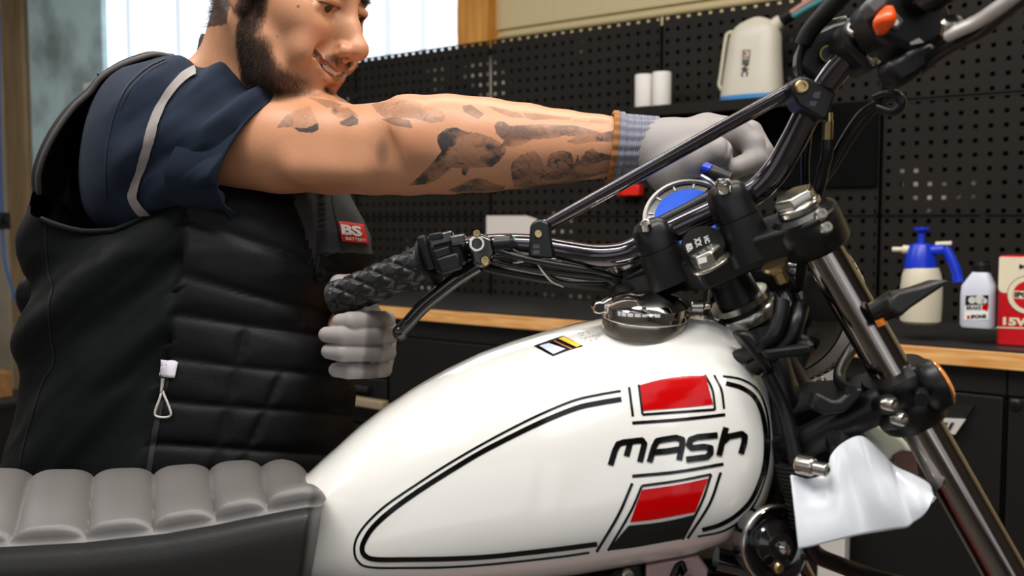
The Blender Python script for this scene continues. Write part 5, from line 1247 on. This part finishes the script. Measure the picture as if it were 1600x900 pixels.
mixc(np.clip(1-((PX-597)/13)**2-((PY-238)/26)**2, 0, 1)*arm*.55, (92, 74, 60))  # elbow crease shading painted into the skin tone
mixc(np.clip(1-((PX-640)/45)**2-((PY-215)/22)**2, 0, 1)*arm*.28, (190, 118, 84))
sk = mat('skin', (208, 150, 112), .42, bump=(500, .22, .0012), sss=.10, spec=.5)
nt = sk.node_tree; at = nt.nodes.new('ShaderNodeVertexColor'); at.layer_name = 'tint'; nt.links.new(at.outputs['Color'], nt.nodes['Principled BSDF'].inputs['Base Color'])
body = link_mesh('body', BV, BF, sk, man, smooth=170)
ca = body.data.color_attributes.new('tint', 'FLOAT_COLOR', 'POINT'); ca.data.foreach_set('color', np.concatenate([colr, np.ones((len(colr), 1))], 1).astype(np.float32).ravel())
lab(body, 'skin, with grey tattoos along the right arm')
# hair and beard: short strands growing from the skin
vn = np.zeros_like(BV); tri = BF[:, :3]
fn = np.cross(BV[BF[:, 1]]-BV[BF[:, 0]], BV[BF[:, 2]]-BV[BF[:, 0]])
for k in range(4): np.add.at(vn, BF[:, k], fn)
varea = np.zeros(len(BV)); fa = np.linalg.norm(fn, axis=1)
for k in range(4): np.add.at(varea, BF[:, k], fa)
vn /= np.linalg.norm(vn, axis=1)[:, None]+1e-12
def strands(name, weight, count, ln, wd, m, lean, parent=body):
    w = weight*varea; w = w/w.sum(); pick = rng.choice(len(BV), count, p=w)
    mb_v = []; mb_f = []
    for i in pick:
        p0 = BV[i] + rng.normal(size=3)*.0012; n_ = vn[i]; t_ = lean(i)
        d = n_*.55 + t_*.8 + rng.normal(size=3)*.28; d /= np.linalg.norm(d); sd_ = np.cross(d, rng.normal(size=3)); sd_ /= np.linalg.norm(sd_)+1e-9
        L1 = ln*rng.uniform(.6, 1.2); b = len(mb_v); p1 = p0 + d*L1*.55; p2 = p1 + (d*.6 + t_*.5)*L1*.45
        s2 = np.cross(d, sd_)
        for q, ww in ((p0 - n_*.001, wd), (p1, wd*.8)):
            for a in range(3): mb_v.append(q + (sd_*math.cos(a*2.094)+s2*math.sin(a*2.094))*ww)
        mb_v.append(p2)
        for a in range(3): mb_f.append((b+a, b+(a+1) % 3, b+3+(a+1) % 3, b+3+a)); mb_f.append((b+3+a, b+3+(a+1) % 3, b+6))
    return link_mesh(name, np.array(mb_v), mb_f, m, parent, smooth=170)
M['hair'] = mat('hair_dark', (34, 25, 20), .5); M['beard'] = mat('beard_brown', (58, 40, 30), .5)
dn = -np.array(HU)*.9 + np.array(HF)*.25
strands('beard', np.where(bm > .12, bm**1.1, 0), 22000, .0070, .00013, M['beard'], lambda i: dn).__setitem__('kind', 'stuff')
strands('eyebrow', np.where(brow > .05, brow, 0), 900, .0065, .00016, M['hair'], lambda i: np.array(HS)*.9*np.sign(s_[i])-np.array(HU)*.1).__setitem__('kind', 'stuff')
fade = np.where(sc_m, np.clip((u_+.075)/.05, .08, 1), 0)
strands('hair', fade, 16000, .008, .00016, M['hair'], lambda i: -np.array(HU)*.5 - np.array(HF)*.5).__setitem__('kind', 'stuff')

# ---- clothes
def cloth(name, col, rough=.8, **k): 
    M[name] = mat(name, col, rough, **k); return M[name]
cloth('navy', (32, 42, 58), .88, spec=.25, bump=(900, .35, .0006), noise=(7, (25, 33, 48), .35, .7)); cloth('softshell', (4, 7, 8), .66, spec=.16, bump=(900, .2, .0005)); cloth('quilt', (5, 5, 7), .50, spec=.2, bump=(260, .25, .0010)); cloth('panel_grey', (38, 38, 40), .8, bump=(600, .4, .0006)); cloth('piping', (92, 86, 84), .7); cloth('collar', (20, 22, 24), .8, bump=(700, .3, .0008)); cloth('reflective', (142, 134, 130), .5); cloth('seam_thread', (20, 28, 42), .8)
def ringpx(x1, y1, x2, y2, d, dep, n=96, skew=0.0, sq=2.2, near=0.0):   # oval through two outline pixels; dep = half depth
    a, b = P(x1, y1, d), P(x2, y2, d); c = (a+b)/2; h = (b-a)/2; D = FW*dep + RT*(-skew)*-1
    out = []
    for j in range(n):
        t = 2*PI*j/n; ct, st = math.cos(t), math.sin(t)
        out.append(c + h*math.copysign(abs(ct)**(2/sq), ct) + (FW*dep + RT*skew)*math.copysign(abs(st)**(2/sq), st))
    return out
# shirt sleeve: rings from behind the shoulder to the hem, then turned inside
SL = [(150,300,166,200,1.38,.040,0),(150,342,172,150,1.355,.070,0),(175,362,198,112,1.32,.092,.0),(215,362,245,90,1.295,.104,.004),(265,350,300,92,1.28,.102,.010),(310,338,350,104,1.27,.097,.018),(350,331,400,119,1.26,.090,.026),(368,333,440,132,1.25,.083,.034),(382,336,470,143,1.245,.078,.038),(386,337,487,149.5,1.243,.0755,.042)]
sl = cat([(q[0],q[1],q[2],q[3],q[4],q[5],q[6]) for q in SL], 130)
R = [ringpx(q[0],q[1],q[2],q[3],q[4],q[5],120,q[6]) for q in sl]
A = np.array([[tuple(v) for v in r] for r in R]); cen = A.mean(1, keepdims=True); nr = A-cen; nr /= np.linalg.norm(nr, axis=2)[:, :, None]
flat = A.reshape(-1, 3); u = np.linspace(0, 1, A.shape[0])[:, None]*np.ones((1, A.shape[1]))
pxy = np.array([px_of(v) for v in flat]).reshape(A.shape[0], A.shape[1], 2)
# folds running from the armpit towards the shoulder point and along the sleeve
g = (pxy[:, :, 1]-140) + (pxy[:, :, 0]-380)*.50
w = np.sin(g/13.0 + 1.2*fbm(flat, 14, 4).reshape(u.shape)*2.2)*np.clip((pxy[:, :, 0]-250)/80, 0, 1)*np.clip((470-pxy[:, :, 0])/60, 0, 1)
w2 = fbm(flat*np.array([.7, 1, 1.6]), 26, 8).reshape(u.shape)
g2 = (pxy[:, :, 1]-90)*.82 + (pxy[:, :, 0]-250)*.57; wb = np.sin(g2/12.5 + 2.4*fbm(flat, 9, 14).reshape(u.shape))*np.clip((390-pxy[:, :, 0])/90, 0, 1)*np.clip((pxy[:, :, 0]-150)/50, 0, 1)
disp = .0105*np.sign(w)*np.abs(w)**1.2 + .0055*np.abs(wb)**1.5*np.sign(wb) + .0050*w2
disp *= np.clip((1.0-u)/.10, .08, 1)
A2 = A + nr*disp[:, :, None]
rl = [[Vector(v) for v in r] for r in A2]
last = rl[-1]; cc = sum((v for v in last), Vector())/len(last)
rl += [[cc + (v-cc)*.965 - RT*.001 for v in last], [cc + (v-cc)*.95 - RT*.02 for v in last], [cc + (v-cc)*.90 - RT*.07 for v in last]]
mb = MB(); mb.rings(rl, cap=False); shirt = mb.build('shirt', M['navy'], man, smooth=170)
SS = Surf(mb.v, mb.f)
mb = MB(); ribbon(mb, SS, [(338,103),(312,110),(285,125),(262,152),(246,185),(234,220),(224,252),(214,285),(209,306),(215,320),(229,337)], 14, off=.0038, cols=4); lab(mb.build('reflective_tape', M['reflective'], shirt, smooth=170), 'grey reflective tape')
mb = MB(); ribbon(mb, SS, [(258,92),(230,106),(200,134),(182,170),(170,215),(165,260),(166,310)], 3.0, off=.0012); ribbon(mb, SS, [(262,96),(235,110),(206,138),(188,172)], 1.2, off=.0014); mb.build('shoulder_seam', M['seam_thread'], shirt, smooth=80)
mb = MB(); ribbon(mb, SS, [(440,160),(412,185),(384,225),(366,262),(358,296)], 1.8, off=.0012); mb.build('hem_stitching', cloth('hem_light', (58, 70, 92), .8), shirt, smooth=80)
mb = MB(); mb.rings([[v + FW*0 for v in last], [cc + (v-cc)*1.008 for v in last], [cc + (v-cc)*1.0 - RT*.004 for v in last]], cap=False); mb.build('hem', M['navy'], shirt, smooth=80)
# vest torso
LX = [(150,150),(200,100),(250,72),(300,60),(350,60),(400,54),(450,56),(480,50),(520,50),(560,52),(590,48),(640,36),(700,26),(760,20),(860,18),(960,22)]
RX = [(110,420),(150,455),(200,480),(250,500),(300,538),(340,560),(370,574),(400,575),(430,570),(460,548),(500,535),(560,545),(600,549),(680,546),(760,552),(860,560),(960,560)]
ARM = [(20,290),(60,300),(85,325),(110,345),(150,361),(180,368),(240,368),(275,356),(305,335),(340,300),(380,250),(430,190),(500,140),(600,110)]
NTH = 260; NV_ = 220
SB = [(300,296),(340,292),(400,284),(480,275),(560,262),(640,241),(745,228),(980,215)]
tors = np.zeros((NV_+1, NTH, 3)); tpx = np.zeros((NV_+1, NTH, 2))
for j in range(NTH):
    th = 2*PI*j/NTH; ct, st = math.cos(th), math.sin(th)
    for i in range(NV_+1):
        v = i/NV_
        # nominal x at mid height to find the top edge of this column
        if i == 0:
            ytop = 330
            for _ in range(12):
                xl, xr = interp(ytop, LX), interp(ytop, RX); xx = (xl+xr)/2 + (xr-xl)/2*math.copysign(abs(ct)**.85, ct)
                ytop = interp(xx, ARM) if st < .12 else 112
            if 0 <= st < .12: ytop = interp(xx, ARM)*(1-st/.12)+112*st/.12
        y = ytop + (960-ytop)*v
        xl, xr = interp(y, LX), interp(y, RX); dc = interp(y, [(110,1.41),(200,1.40),(300,1.375),(400,1.355),(700,1.34),(960,1.34)]); dd = interp(y, [(110,.05),(160,.09),(250,.125),(330,.140),(500,.140),(960,.150)])
        x = (xl+xr)/2 + (xr-xl)/2*math.copysign(abs(ct)**.85, ct)
        d = dc + dd*math.copysign(abs(st)**.8, st)
        # silhouette pixel x belongs to depth dc: keep the world x
        wxp = (x-800)*dc/F; px2 = 800 + wxp/d*F; yw = 450 - (450-y)*dc/d if False else y
        p = CAM + FW*d + RT*wxp + UP*((450-y)*dc/F)
        tors[i, j] = tuple(p); q = px_of(p); tpx[i, j] = q
dU = np.gradient(tors, axis=0); dV = (np.roll(tors, -1, 1)-np.roll(tors, 1, 1))/2; tn = np.cross(dU, dV); tn /= np.linalg.norm(tn, axis=2)[:, :, None]+1e-9
cen = tors.mean(1, keepdims=True)
if ((tors-cen)*tn).sum() < 0: tn = -tn
X_, Y_ = tpx[:, :, 0], tpx[:, :, 1]
bx = np.interp(Y_, [q[0] for q in SB], [q[1] for q in SB])
nearside = (np.sin(2*PI*np.arange(NTH)/NTH) < .25)[None, :]*np.ones_like(X_, bool)
q_on = (X_ > bx) | ~nearside.astype(bool)
flat = tors.reshape(-1, 3)
n1 = fbm(flat, 22, 41).reshape(X_.shape); n2 = fbm(flat, 60, 42).reshape(X_.shape); n3 = fbm(flat, 9, 43).reshape(X_.shape)
RY = np.array([240, 331, 424, 490, 560, 628, 695, 762, 830, 900, 970]); RS = np.array([.40, .37, .29, .16, .12, .08, .07, .06, .05, .05, .05])
seams = RY[:, None, None] + RS[:, None, None]*(X_[None]-270) + 3.0*n1[None]
row = (Y_[None] > seams).sum(0)-1; dys = np.abs(Y_[None]-seams); hseam = dys.min(0)
va = 387-(Y_-492)*.21 + 3*n1; vb = 436-(Y_-592)*.44 + 3*n1; vc = 470-(Y_-450)*.05
vs1 = np.minimum(np.where(row >= 3, np.abs(X_-va), 99), np.where(row >= 4, np.abs(X_-vb), 99)); vs2 = np.where(row == 2, np.abs(X_-vc), 99)
sm = np.minimum(hseam, np.minimum(vs1*1.3+1.5, vs2*1.6+3))
puff = .0062*(1-np.exp(-sm/9.0)) - .0016 + .0022*n2*(1-np.exp(-sm/8)) + .0016*n1
wr = np.sin((X_*.62 + Y_*.95)/19 + 3.0*n3 + 1.2*n1); wr2 = np.sin((X_*.66+Y_*.76)/21 + 2.2*n3)
side = .0085*np.sign(wr2)*np.abs(wr2)**1.4 + .0045*wr*np.clip(n1+.6, 0, 1) + .0028*n1
side -= .005*np.exp(-((X_-bx)/5)**2)
disp = np.where(q_on, puff, side)
# zip groove and smooth yoke on the chest
zx = np.interp(Y_, [290, 400, 470, 560], [497, 500, 494, 500]); disp = np.where((np.abs(X_-zx) < 7) & (Y_ < 438) & nearside.astype(bool), np.minimum(disp, -.002 - .006*np.exp(-((X_-zx)/3.5)**2)), disp)
yoke = (X_ > np.interp(Y_, [296, 420], [450, 492])) & (((X_ < zx) & (Y_ < 432)) | ((X_ >= zx) & (Y_ < 394))) & (Y_ > 250) & nearside.astype(bool); disp = np.where(yoke & (np.abs(X_-zx) > 6), .004 + .003*n1, disp)
T2 = tors + tn*disp[:, :, None]
mbq = MB(); vm = []
quad = []; mi = []
for i in range(NV_):
    for j in range(NTH):
        k = (j+1) % NTH; quad.append((i*NTH+j, i*NTH+k, (i+1)*NTH+k, (i+1)*NTH+j)); 
        ns = nearside[i, j]; mi.append(1 if (ns and X_[i, j] < bx[i, j]) else (2 if (ns and yoke[i, j]) else 0))
TV = T2.reshape(-1, 3)
vest = link_mesh('vest', TV, quad, [M['quilt'], M['softshell'], M['panel_grey']], man, smooth=170, mi=mi)
VS = Surf(TV, quad)
# armhole rim and the rising back edge of the vest
def rim(name, path, d, r, m, par=vest, n=60):
    mb = MB(); mb.tube([P(*q) if len(q) == 3 else P(q[0], q[1], d) for q in path], r, 10, n); return mb.build(name, m, par)
jn = [j for j in range(NTH) if math.sin(2*PI*j/NTH) < .0 and 70 < tpx[0, j, 0] < 330]
jn.sort(key=lambda j: tpx[0, j, 0])
mb = MB(); mb.tube([Vector(T2[0, j]) for j in jn[::3]], .0042, 10); mb.build('armhole_binding', M['softshell'], vest)
RIM = [(61,302,1.335),(60,275,1.315),(68,245,1.30),(82,215,1.29),(98,190,1.285),(118,165,1.28),(140,145,1.275),(158,122,1.27),(185,104,1.27),(215,92,1.275),(245,85,1.29),(275,91,1.31)]
IN_ = [(112,330,1.36),(108,300,1.37),(112,262,1.37),(122,235,1.37),(136,208,1.37),(150,185,1.37),(168,165,1.36),(190,140,1.35),(215,120,1.35),(240,106,1.35),(262,98,1.35),(290,98,1.36)]
OUT = [(72,330,1.45),(72,290,1.47),(84,255,1.48),(100,225,1.49),(118,200,1.5),(140,180,1.5),(165,160,1.5),(190,140,1.5),(215,122,1.49),(240,110,1.48),(265,104,1.46),(300,104,1.44)]
a = cat([tuple(P(*q)) for q in RIM], 60); b = cat([tuple(P(*q)) for q in IN_], 60); c = cat([tuple(P(*q)) for q in OUT], 60)
mb = MB(); mb.grid([[Vector(a[i]*(1-t)+b[i]*t) + FW*.02*math.sin(PI*t) for t in (0, .2, .4, .6, .8, 1)] for i in range(61)]); mb.build('vest_lining', M['softshell'], vest, smooth=170, solid=.003)
mb = MB(); mb.grid([[Vector(a[i]*(1-t)+c[i]*t) - RT*.015*math.sin(PI*t) + UP*.012*math.sin(PI*t) for t in (0, .15, .3, .5, .75, 1)] for i in range(61)]); mb.build('vest_back', M['softshell'], vest, smooth=170)
rim('shoulder_binding', RIM, 0, .0036, M['piping'])
# quilt fold at the back of the vest
for pth in ([(62,432,1.36),(50,455,1.36),(54,480,1.365),(60,500,1.37)], [(60,520,1.37),(52,545,1.365),(58,570,1.37),(66,582,1.38)]):
    mb = MB(); mb.tube([P(*q) for q in pth], lambda t: .012+.009*math.sin(PI*t), 14, 20); mb.build('quilt_fold', M['quilt'], vest)
mb = MB(); ribbon(mb, VS, [(70,310),(72,380),(76,425),(82,450),(76,480),(80,530),(84,565),(66,600),(50,650),(36,700),(28,745)], 2.6, off=.001); mb.build('side_seam', M['rubber'], vest, smooth=80)
# chest badge
def vhit(x, y, off=.001): return VS.hit(x, y, off)
mb = MB(); patch(mb, VS, [(527,347),(547,349),(566,352)], [(533,377),(554,380),(574,382)], .0028, 6, 8); bd = mb.build('badge', mat('badge_red', (214, 24, 30), .5), vest, smooth=80, solid=.0012)
def text_on(S, par, name, s, o, ux, uy, m, off=.0006, bold=.03):
    v, f = text_faces(s, bold); pts = [S.hit(o[0]+ux[0]*a+uy[0]*b, o[1]+ux[1]*a+uy[1]*b, off) for a, b in v]
    ok = [q for q in f if all(pts[i] is not None for i in q)]; use = sorted({i for q in ok for i in q}); mp = {k: n for n, k in enumerate(use)}
    if use: mb = MB(); mb.add([pts[i] for i in use], [tuple(mp[i] for i in q) for q in ok]); return mb.build(name, m, par, smooth=0)
text_on(VS, bd, 'badge_lettering', 'BS', (532, 367), (31, 3.5), (-2.6, -15), M['white_print'], .0036, .05)
text_on(VS, bd, 'badge_small_lettering', 'BATTERY', (538, 375.5), (31, 3.2), (-1, -5), M['white_print'], .0036, .02)
for pth in ([(518,305),(522,330),(526,347),(533,380),(540,392)], [(500,402),(530,394),(575,397)], [(512,440),(540,437),(566,440)]):
    mb = MB(); ribbon(mb, VS, pth, 2.0, off=.0012); mb.build('stitching', M['collar'], vest, smooth=80)
# pocket zip and its puller
mb = MB(); ribbon(mb, VS, [(262,585),(250,640),(240,690),(231,745)], 9, off=.0012); mb.build('pocket_zip', mat('zip_tape', (12, 12, 13), .5, bump=(1500, .8, .001)), vest, smooth=80)
mb = MB(); patch(mb, VS, [(252,561),(266,563),(279,568)], [(250,587),(263,590),(274,591)], .0045, 5, 5); mb.build('woven_label', mat('label_cloth', (206, 202, 212), .7), vest, smooth=80, solid=.0012)
zp = VS.hit(254, 600, .008) or P(254, 600, 1.2); dz = (zp-CAM).dot(FW)
mb = MB(); mb.tube([P(255,592,dz), P(254,600,dz-.002), P(252,612,dz-.004)], lambda t: .0036*(1-.4*t), 12, 8); zpl = mb.build('zip_slider', M['steel'], vest)
mb = MB(); mb.tube([P(253,610,dz-.003), P(249,624,dz-.005), P(243,640,dz-.005), P(243,649,dz-.004), P(252,652,dz-.004), P(264,651,dz-.004), P(267,645,dz-.005), P(262,630,dz-.005), P(256,616,dz-.004), P(254,610,dz-.003)], .0014, 8, 60); mb.build('puller_cord', mat('cord', (196, 192, 184), .6), zpl)
# collar of the vest, standing round the neck
ncx = [(372,138,1.315), (352,92,1.30)]
mb = MB(); R = []
CB, CT = P(398, 160, 1.30), P(402, 104, 1.295); cax = (CT-CB).normalized(); s1 = cax.cross(FW).normalized(); s2 = cax.cross(s1).normalized()
if s1.x < 0: s1 = -s1
for h, r, tk in ((-.01, .094, 0), (.02, .082, 0), (.042, .077, 0), (.058, .0735, 0), (.0635, .071, 0), (.060, .067, 0), (.04, .068, 0), (0, .074, 0)):
    R.append([CB + cax*(h - .016*math.cos(2*PI*j/60)*(h > .005)) + (s1*math.cos(2*PI*j/60)*1.0 + s2*math.sin(2*PI*j/60)*.95)*(r + .0012*math.sin(5*2*PI*j/60+h*90)) for j in range(60)])
mb.rings(R, cap=False); mb.build('collar', M['collar'], vest, smooth=170)
mb = MB(); mb.tube([P(420,118,1.235), P(450,131,1.225), P(480,141,1.222), P(505,148,1.225)], .010, 12, 20); mb.build('collar_front', M['collar'], vest)
# trousers and shoes (below the photograph)
cloth('trousers', (30, 32, 36), .8)
hip = P(285, 960, 1.36)
mb = MB()
R = [ringpx(18+4*k, 940+60*k, 560-6*k, 940+60*k, 1.36, .14-.004*k, 48) for k in range(4)]
mb.rings(R); mb.build('trousers_waist', M['trousers'], man, smooth=170)
for i, dx in enumerate((-.10, .12)):
    x0 = hip.x+dx; y0 = hip.y+.12
    mb = MB(); mb.tube([Vector((x0, y0, hip.z-.05)), Vector((x0-.01, y0-.01, .50)), Vector((x0, y0+.02, .10))], lambda t: .095-.035*t, 24, 20); mb.build('trouser_leg', M['trousers'], man, smooth=170)
    mb = MB(); R = []
    for t, w_, h_ in ((0, .03, .05), (.06, .042, .07), (.14, .042, .085), (.20, .045, .06), (.26, .042, .045), (.30, .02, .03)):
        R.append([Vector((x0-.08+t, y0+.02+w_*math.cos(a), .0 + h_*.5+h_*.5*math.sin(a))) for a in [2*PI*j/20 for j in range(20)]])
    mb.rings(R); mb.build('shoe', M['rubber'], man, smooth=170)

# ---- gloves
M['glove'] = mat('glove_grey', (140, 134, 132), .55, bump=(1100, .3, .0006)); M['glove_knit'] = mat('glove_knit', (132, 132, 146), .8, bump=(700, .6, .001, (1, .15, .15))); M['cuff_hem'] = mat('cuff_hem', (150, 96, 44), .8, bump=(900, .6, .001))
# right hand, fist over the bar clamps
g = SDF((.10, .94, 1.22), (.34, 1.24, 1.46), .0016)
def gp(x, y, d): return P(x, y, d)
g.chain([gp(975,231,1.142), gp(1015,232,1.137), gp(1045,236,1.132)], [.0290, .0310, .0345], .004)
g.cap(gp(1045,232,1.132), gp(1115,233,1.118), .0330, .0345, .012); g.ell(gp(1080,252,1.112), (.052, .030, .036), None, .02); g.ell(gp(1075,275,1.108), (.040, .026, .026), None, .018)
g.chain([gp(1062,266,1.100), gp(1092,252,1.078), gp(1120,238,1.064)], [.025, .0215, .0170], .012)
g.cap(gp(1105,212,1.135), gp(1140,216,1.130), .026, .022, .012)
g.chain([gp(1118,206,1.105), gp(1152,209,1.085), gp(1176,226,1.078), gp(1181,250,1.072), gp(1150,263,1.064)], [.0165, .0158, .0132, .0122, .0112], .003)
g.chain([gp(1130,203,1.130), gp(1172,208,1.116), gp(1190,238,1.106), gp(1185,272,1.100), gp(1160,284,1.09)], [.016, .0142, .0134, .0122, .0105], .0015)
g.chain([gp(1130,218,1.152), gp(1174,220,1.140), gp(1189,256,1.130), gp(1178,290,1.120), gp(1158,294,1.11)], [.015, .0130, .0122, .0110, .0095], .0015)
g.chain([gp(1120,240,1.165), gp(1160,250,1.155), gp(1176,278,1.145), gp(1163,298,1.135)], [.0125, .0115, .0108, .0090], .0015)
for a, b, r in (((1137,206,1.062),(1140,250,1.045),.0022), ((1146,240,1.056),(1166,230,1.060),.0026), ((1108,228,1.044),(1120,238,1.040),.0016)): g.cap(gp(*a), gp(*b), r, r*.6, .004, 's')
GV, GF = g.mesh(); nrm = fbm(GV, 120, 9)
glove = link_mesh('right_glove', GV, GF, M['glove'], man, smooth=170)
mb = MB(); Rr = []
for i in range(70):
    t = i/69; x = 958 + 66*t; q = P(x, 230.5+ 1.5*t - 0*t, 1.146-.006*t); r = (.0405-.0035*t if t < .2 else .0385-.0030*t) + .0007*math.sin(i*1.9); 
    tl = -.010*(1-t)
    Rr.append([q + (UP*math.cos(a) + FW*math.sin(a))*r*(1.0) + RT*(math.cos(a)*.004 + tl*math.sin(a)*0) + (UP*math.cos(a) + FW*math.sin(a))*.0008*math.sin(22*a) for a in [2*PI*j/132 for j in range(132)]])
e0 = Rr[0]; q = P(958, 231, 1.146)
mb.rings([[q + (v-q)*.90 + RT*.004 for v in e0]] + Rr, cap=False); mb.build('ribbed_cuff', M['glove_knit'], glove, smooth=60)
mb = MB(); mb.rings([[v + RT*.002 + (v-q)*.02 for v in e0], [v - RT*.003 + (v-q)*.03 for v in e0], [v - RT*.0045 + (v-q)*.01 for v in e0], [v - RT*.0045 - (v-q)*.06 for v in e0]], cap=False); lab(mb.build('cuff_hem', M['cuff_hem'], glove, smooth=60), 'orange-brown cuff hem')
# left hand, fingers laid round the bar end from below
g = SDF((-.26, .90, 1.04), (-.10, 1.28, 1.28), .0016)
fr4 = [((604,500,1.125),(584,500,1.085),(548,502,1.068),(531,503,1.070), .0102), ((608,524,1.125),(584,524,1.082),(535,524,1.064),(510,523,1.068), .0100), ((606,551,1.125),(582,551,1.085),(535,551,1.066),(514,549,1.070), .0098), ((600,577,1.125),(578,578,1.092),(545,579,1.078),(525,578,1.080), .0094)]
for a, b, c, d, r in fr4: g.chain([P(*a), P(*b), P(*c), P(*d)], [r*1.0, r*1.02, r, r*.86], .0012)
g.cap(P(597,512,1.150), P(594,568,1.150), .0165, .0150, .003); g.cap(P(572,510,1.170), P(572,560,1.170), .020, .018, .01); g.cap(P(575,535,1.16), P(560,535,1.22), .028, .026, .015)
g.chain([P(578,500,1.160), P(566,470,1.150), P(552,447,1.135), P(530,444,1.122)], [.016, .0145, .0132, .0112], .006)
LV, LFc = g.mesh()
gt = mat('glove_two_tone', (140, 134, 132), .6, bump=(1100, .3, .0006)); at = gt.node_tree.nodes.new('ShaderNodeVertexColor'); at.layer_name = 'tint'; gt.node_tree.links.new(at.outputs['Color'], gt.node_tree.nodes['Principled BSDF'].inputs['Base Color'])
lg = link_mesh('left_glove', LV, LFc, gt, man, smooth=170)
V3 = LV-np.array(CAM); dp = V3@np.array(FW); lx = 800+LV[:, 0]/dp*F; ly = 450-(V3@np.array(UP))/dp*F; nn = fbm(LV, 150, 3)
km = np.clip(1-((lx-(588-(ly-500)*.12)+6*nn)/15)**4, 0, 1)*np.clip((dp-1.062)/.006, 0, 1)
gcol = lin((142, 135, 133))[None]*(1-.62*km[:, None]) ; ca = lg.data.color_attributes.new('tint', 'FLOAT_COLOR', 'POINT'); ca.data.foreach_set('color', np.concatenate([gcol, np.ones((len(gcol), 1))], 1).astype(np.float32).ravel())
mb = MB(); R = []
for i in range(30):
    t = i/29; q = P(560, 535, 1.20+.07*t); r = .034+.003*t+.0006*math.sin(i*2); R.append([q + (UP*math.cos(a)+RT*math.sin(a))*r for a in [2*PI*j/48 for j in range(48)]])
mb.rings(R, cap=False); mb.build('ribbed_cuff', M['glove_knit'], lg, smooth=60)
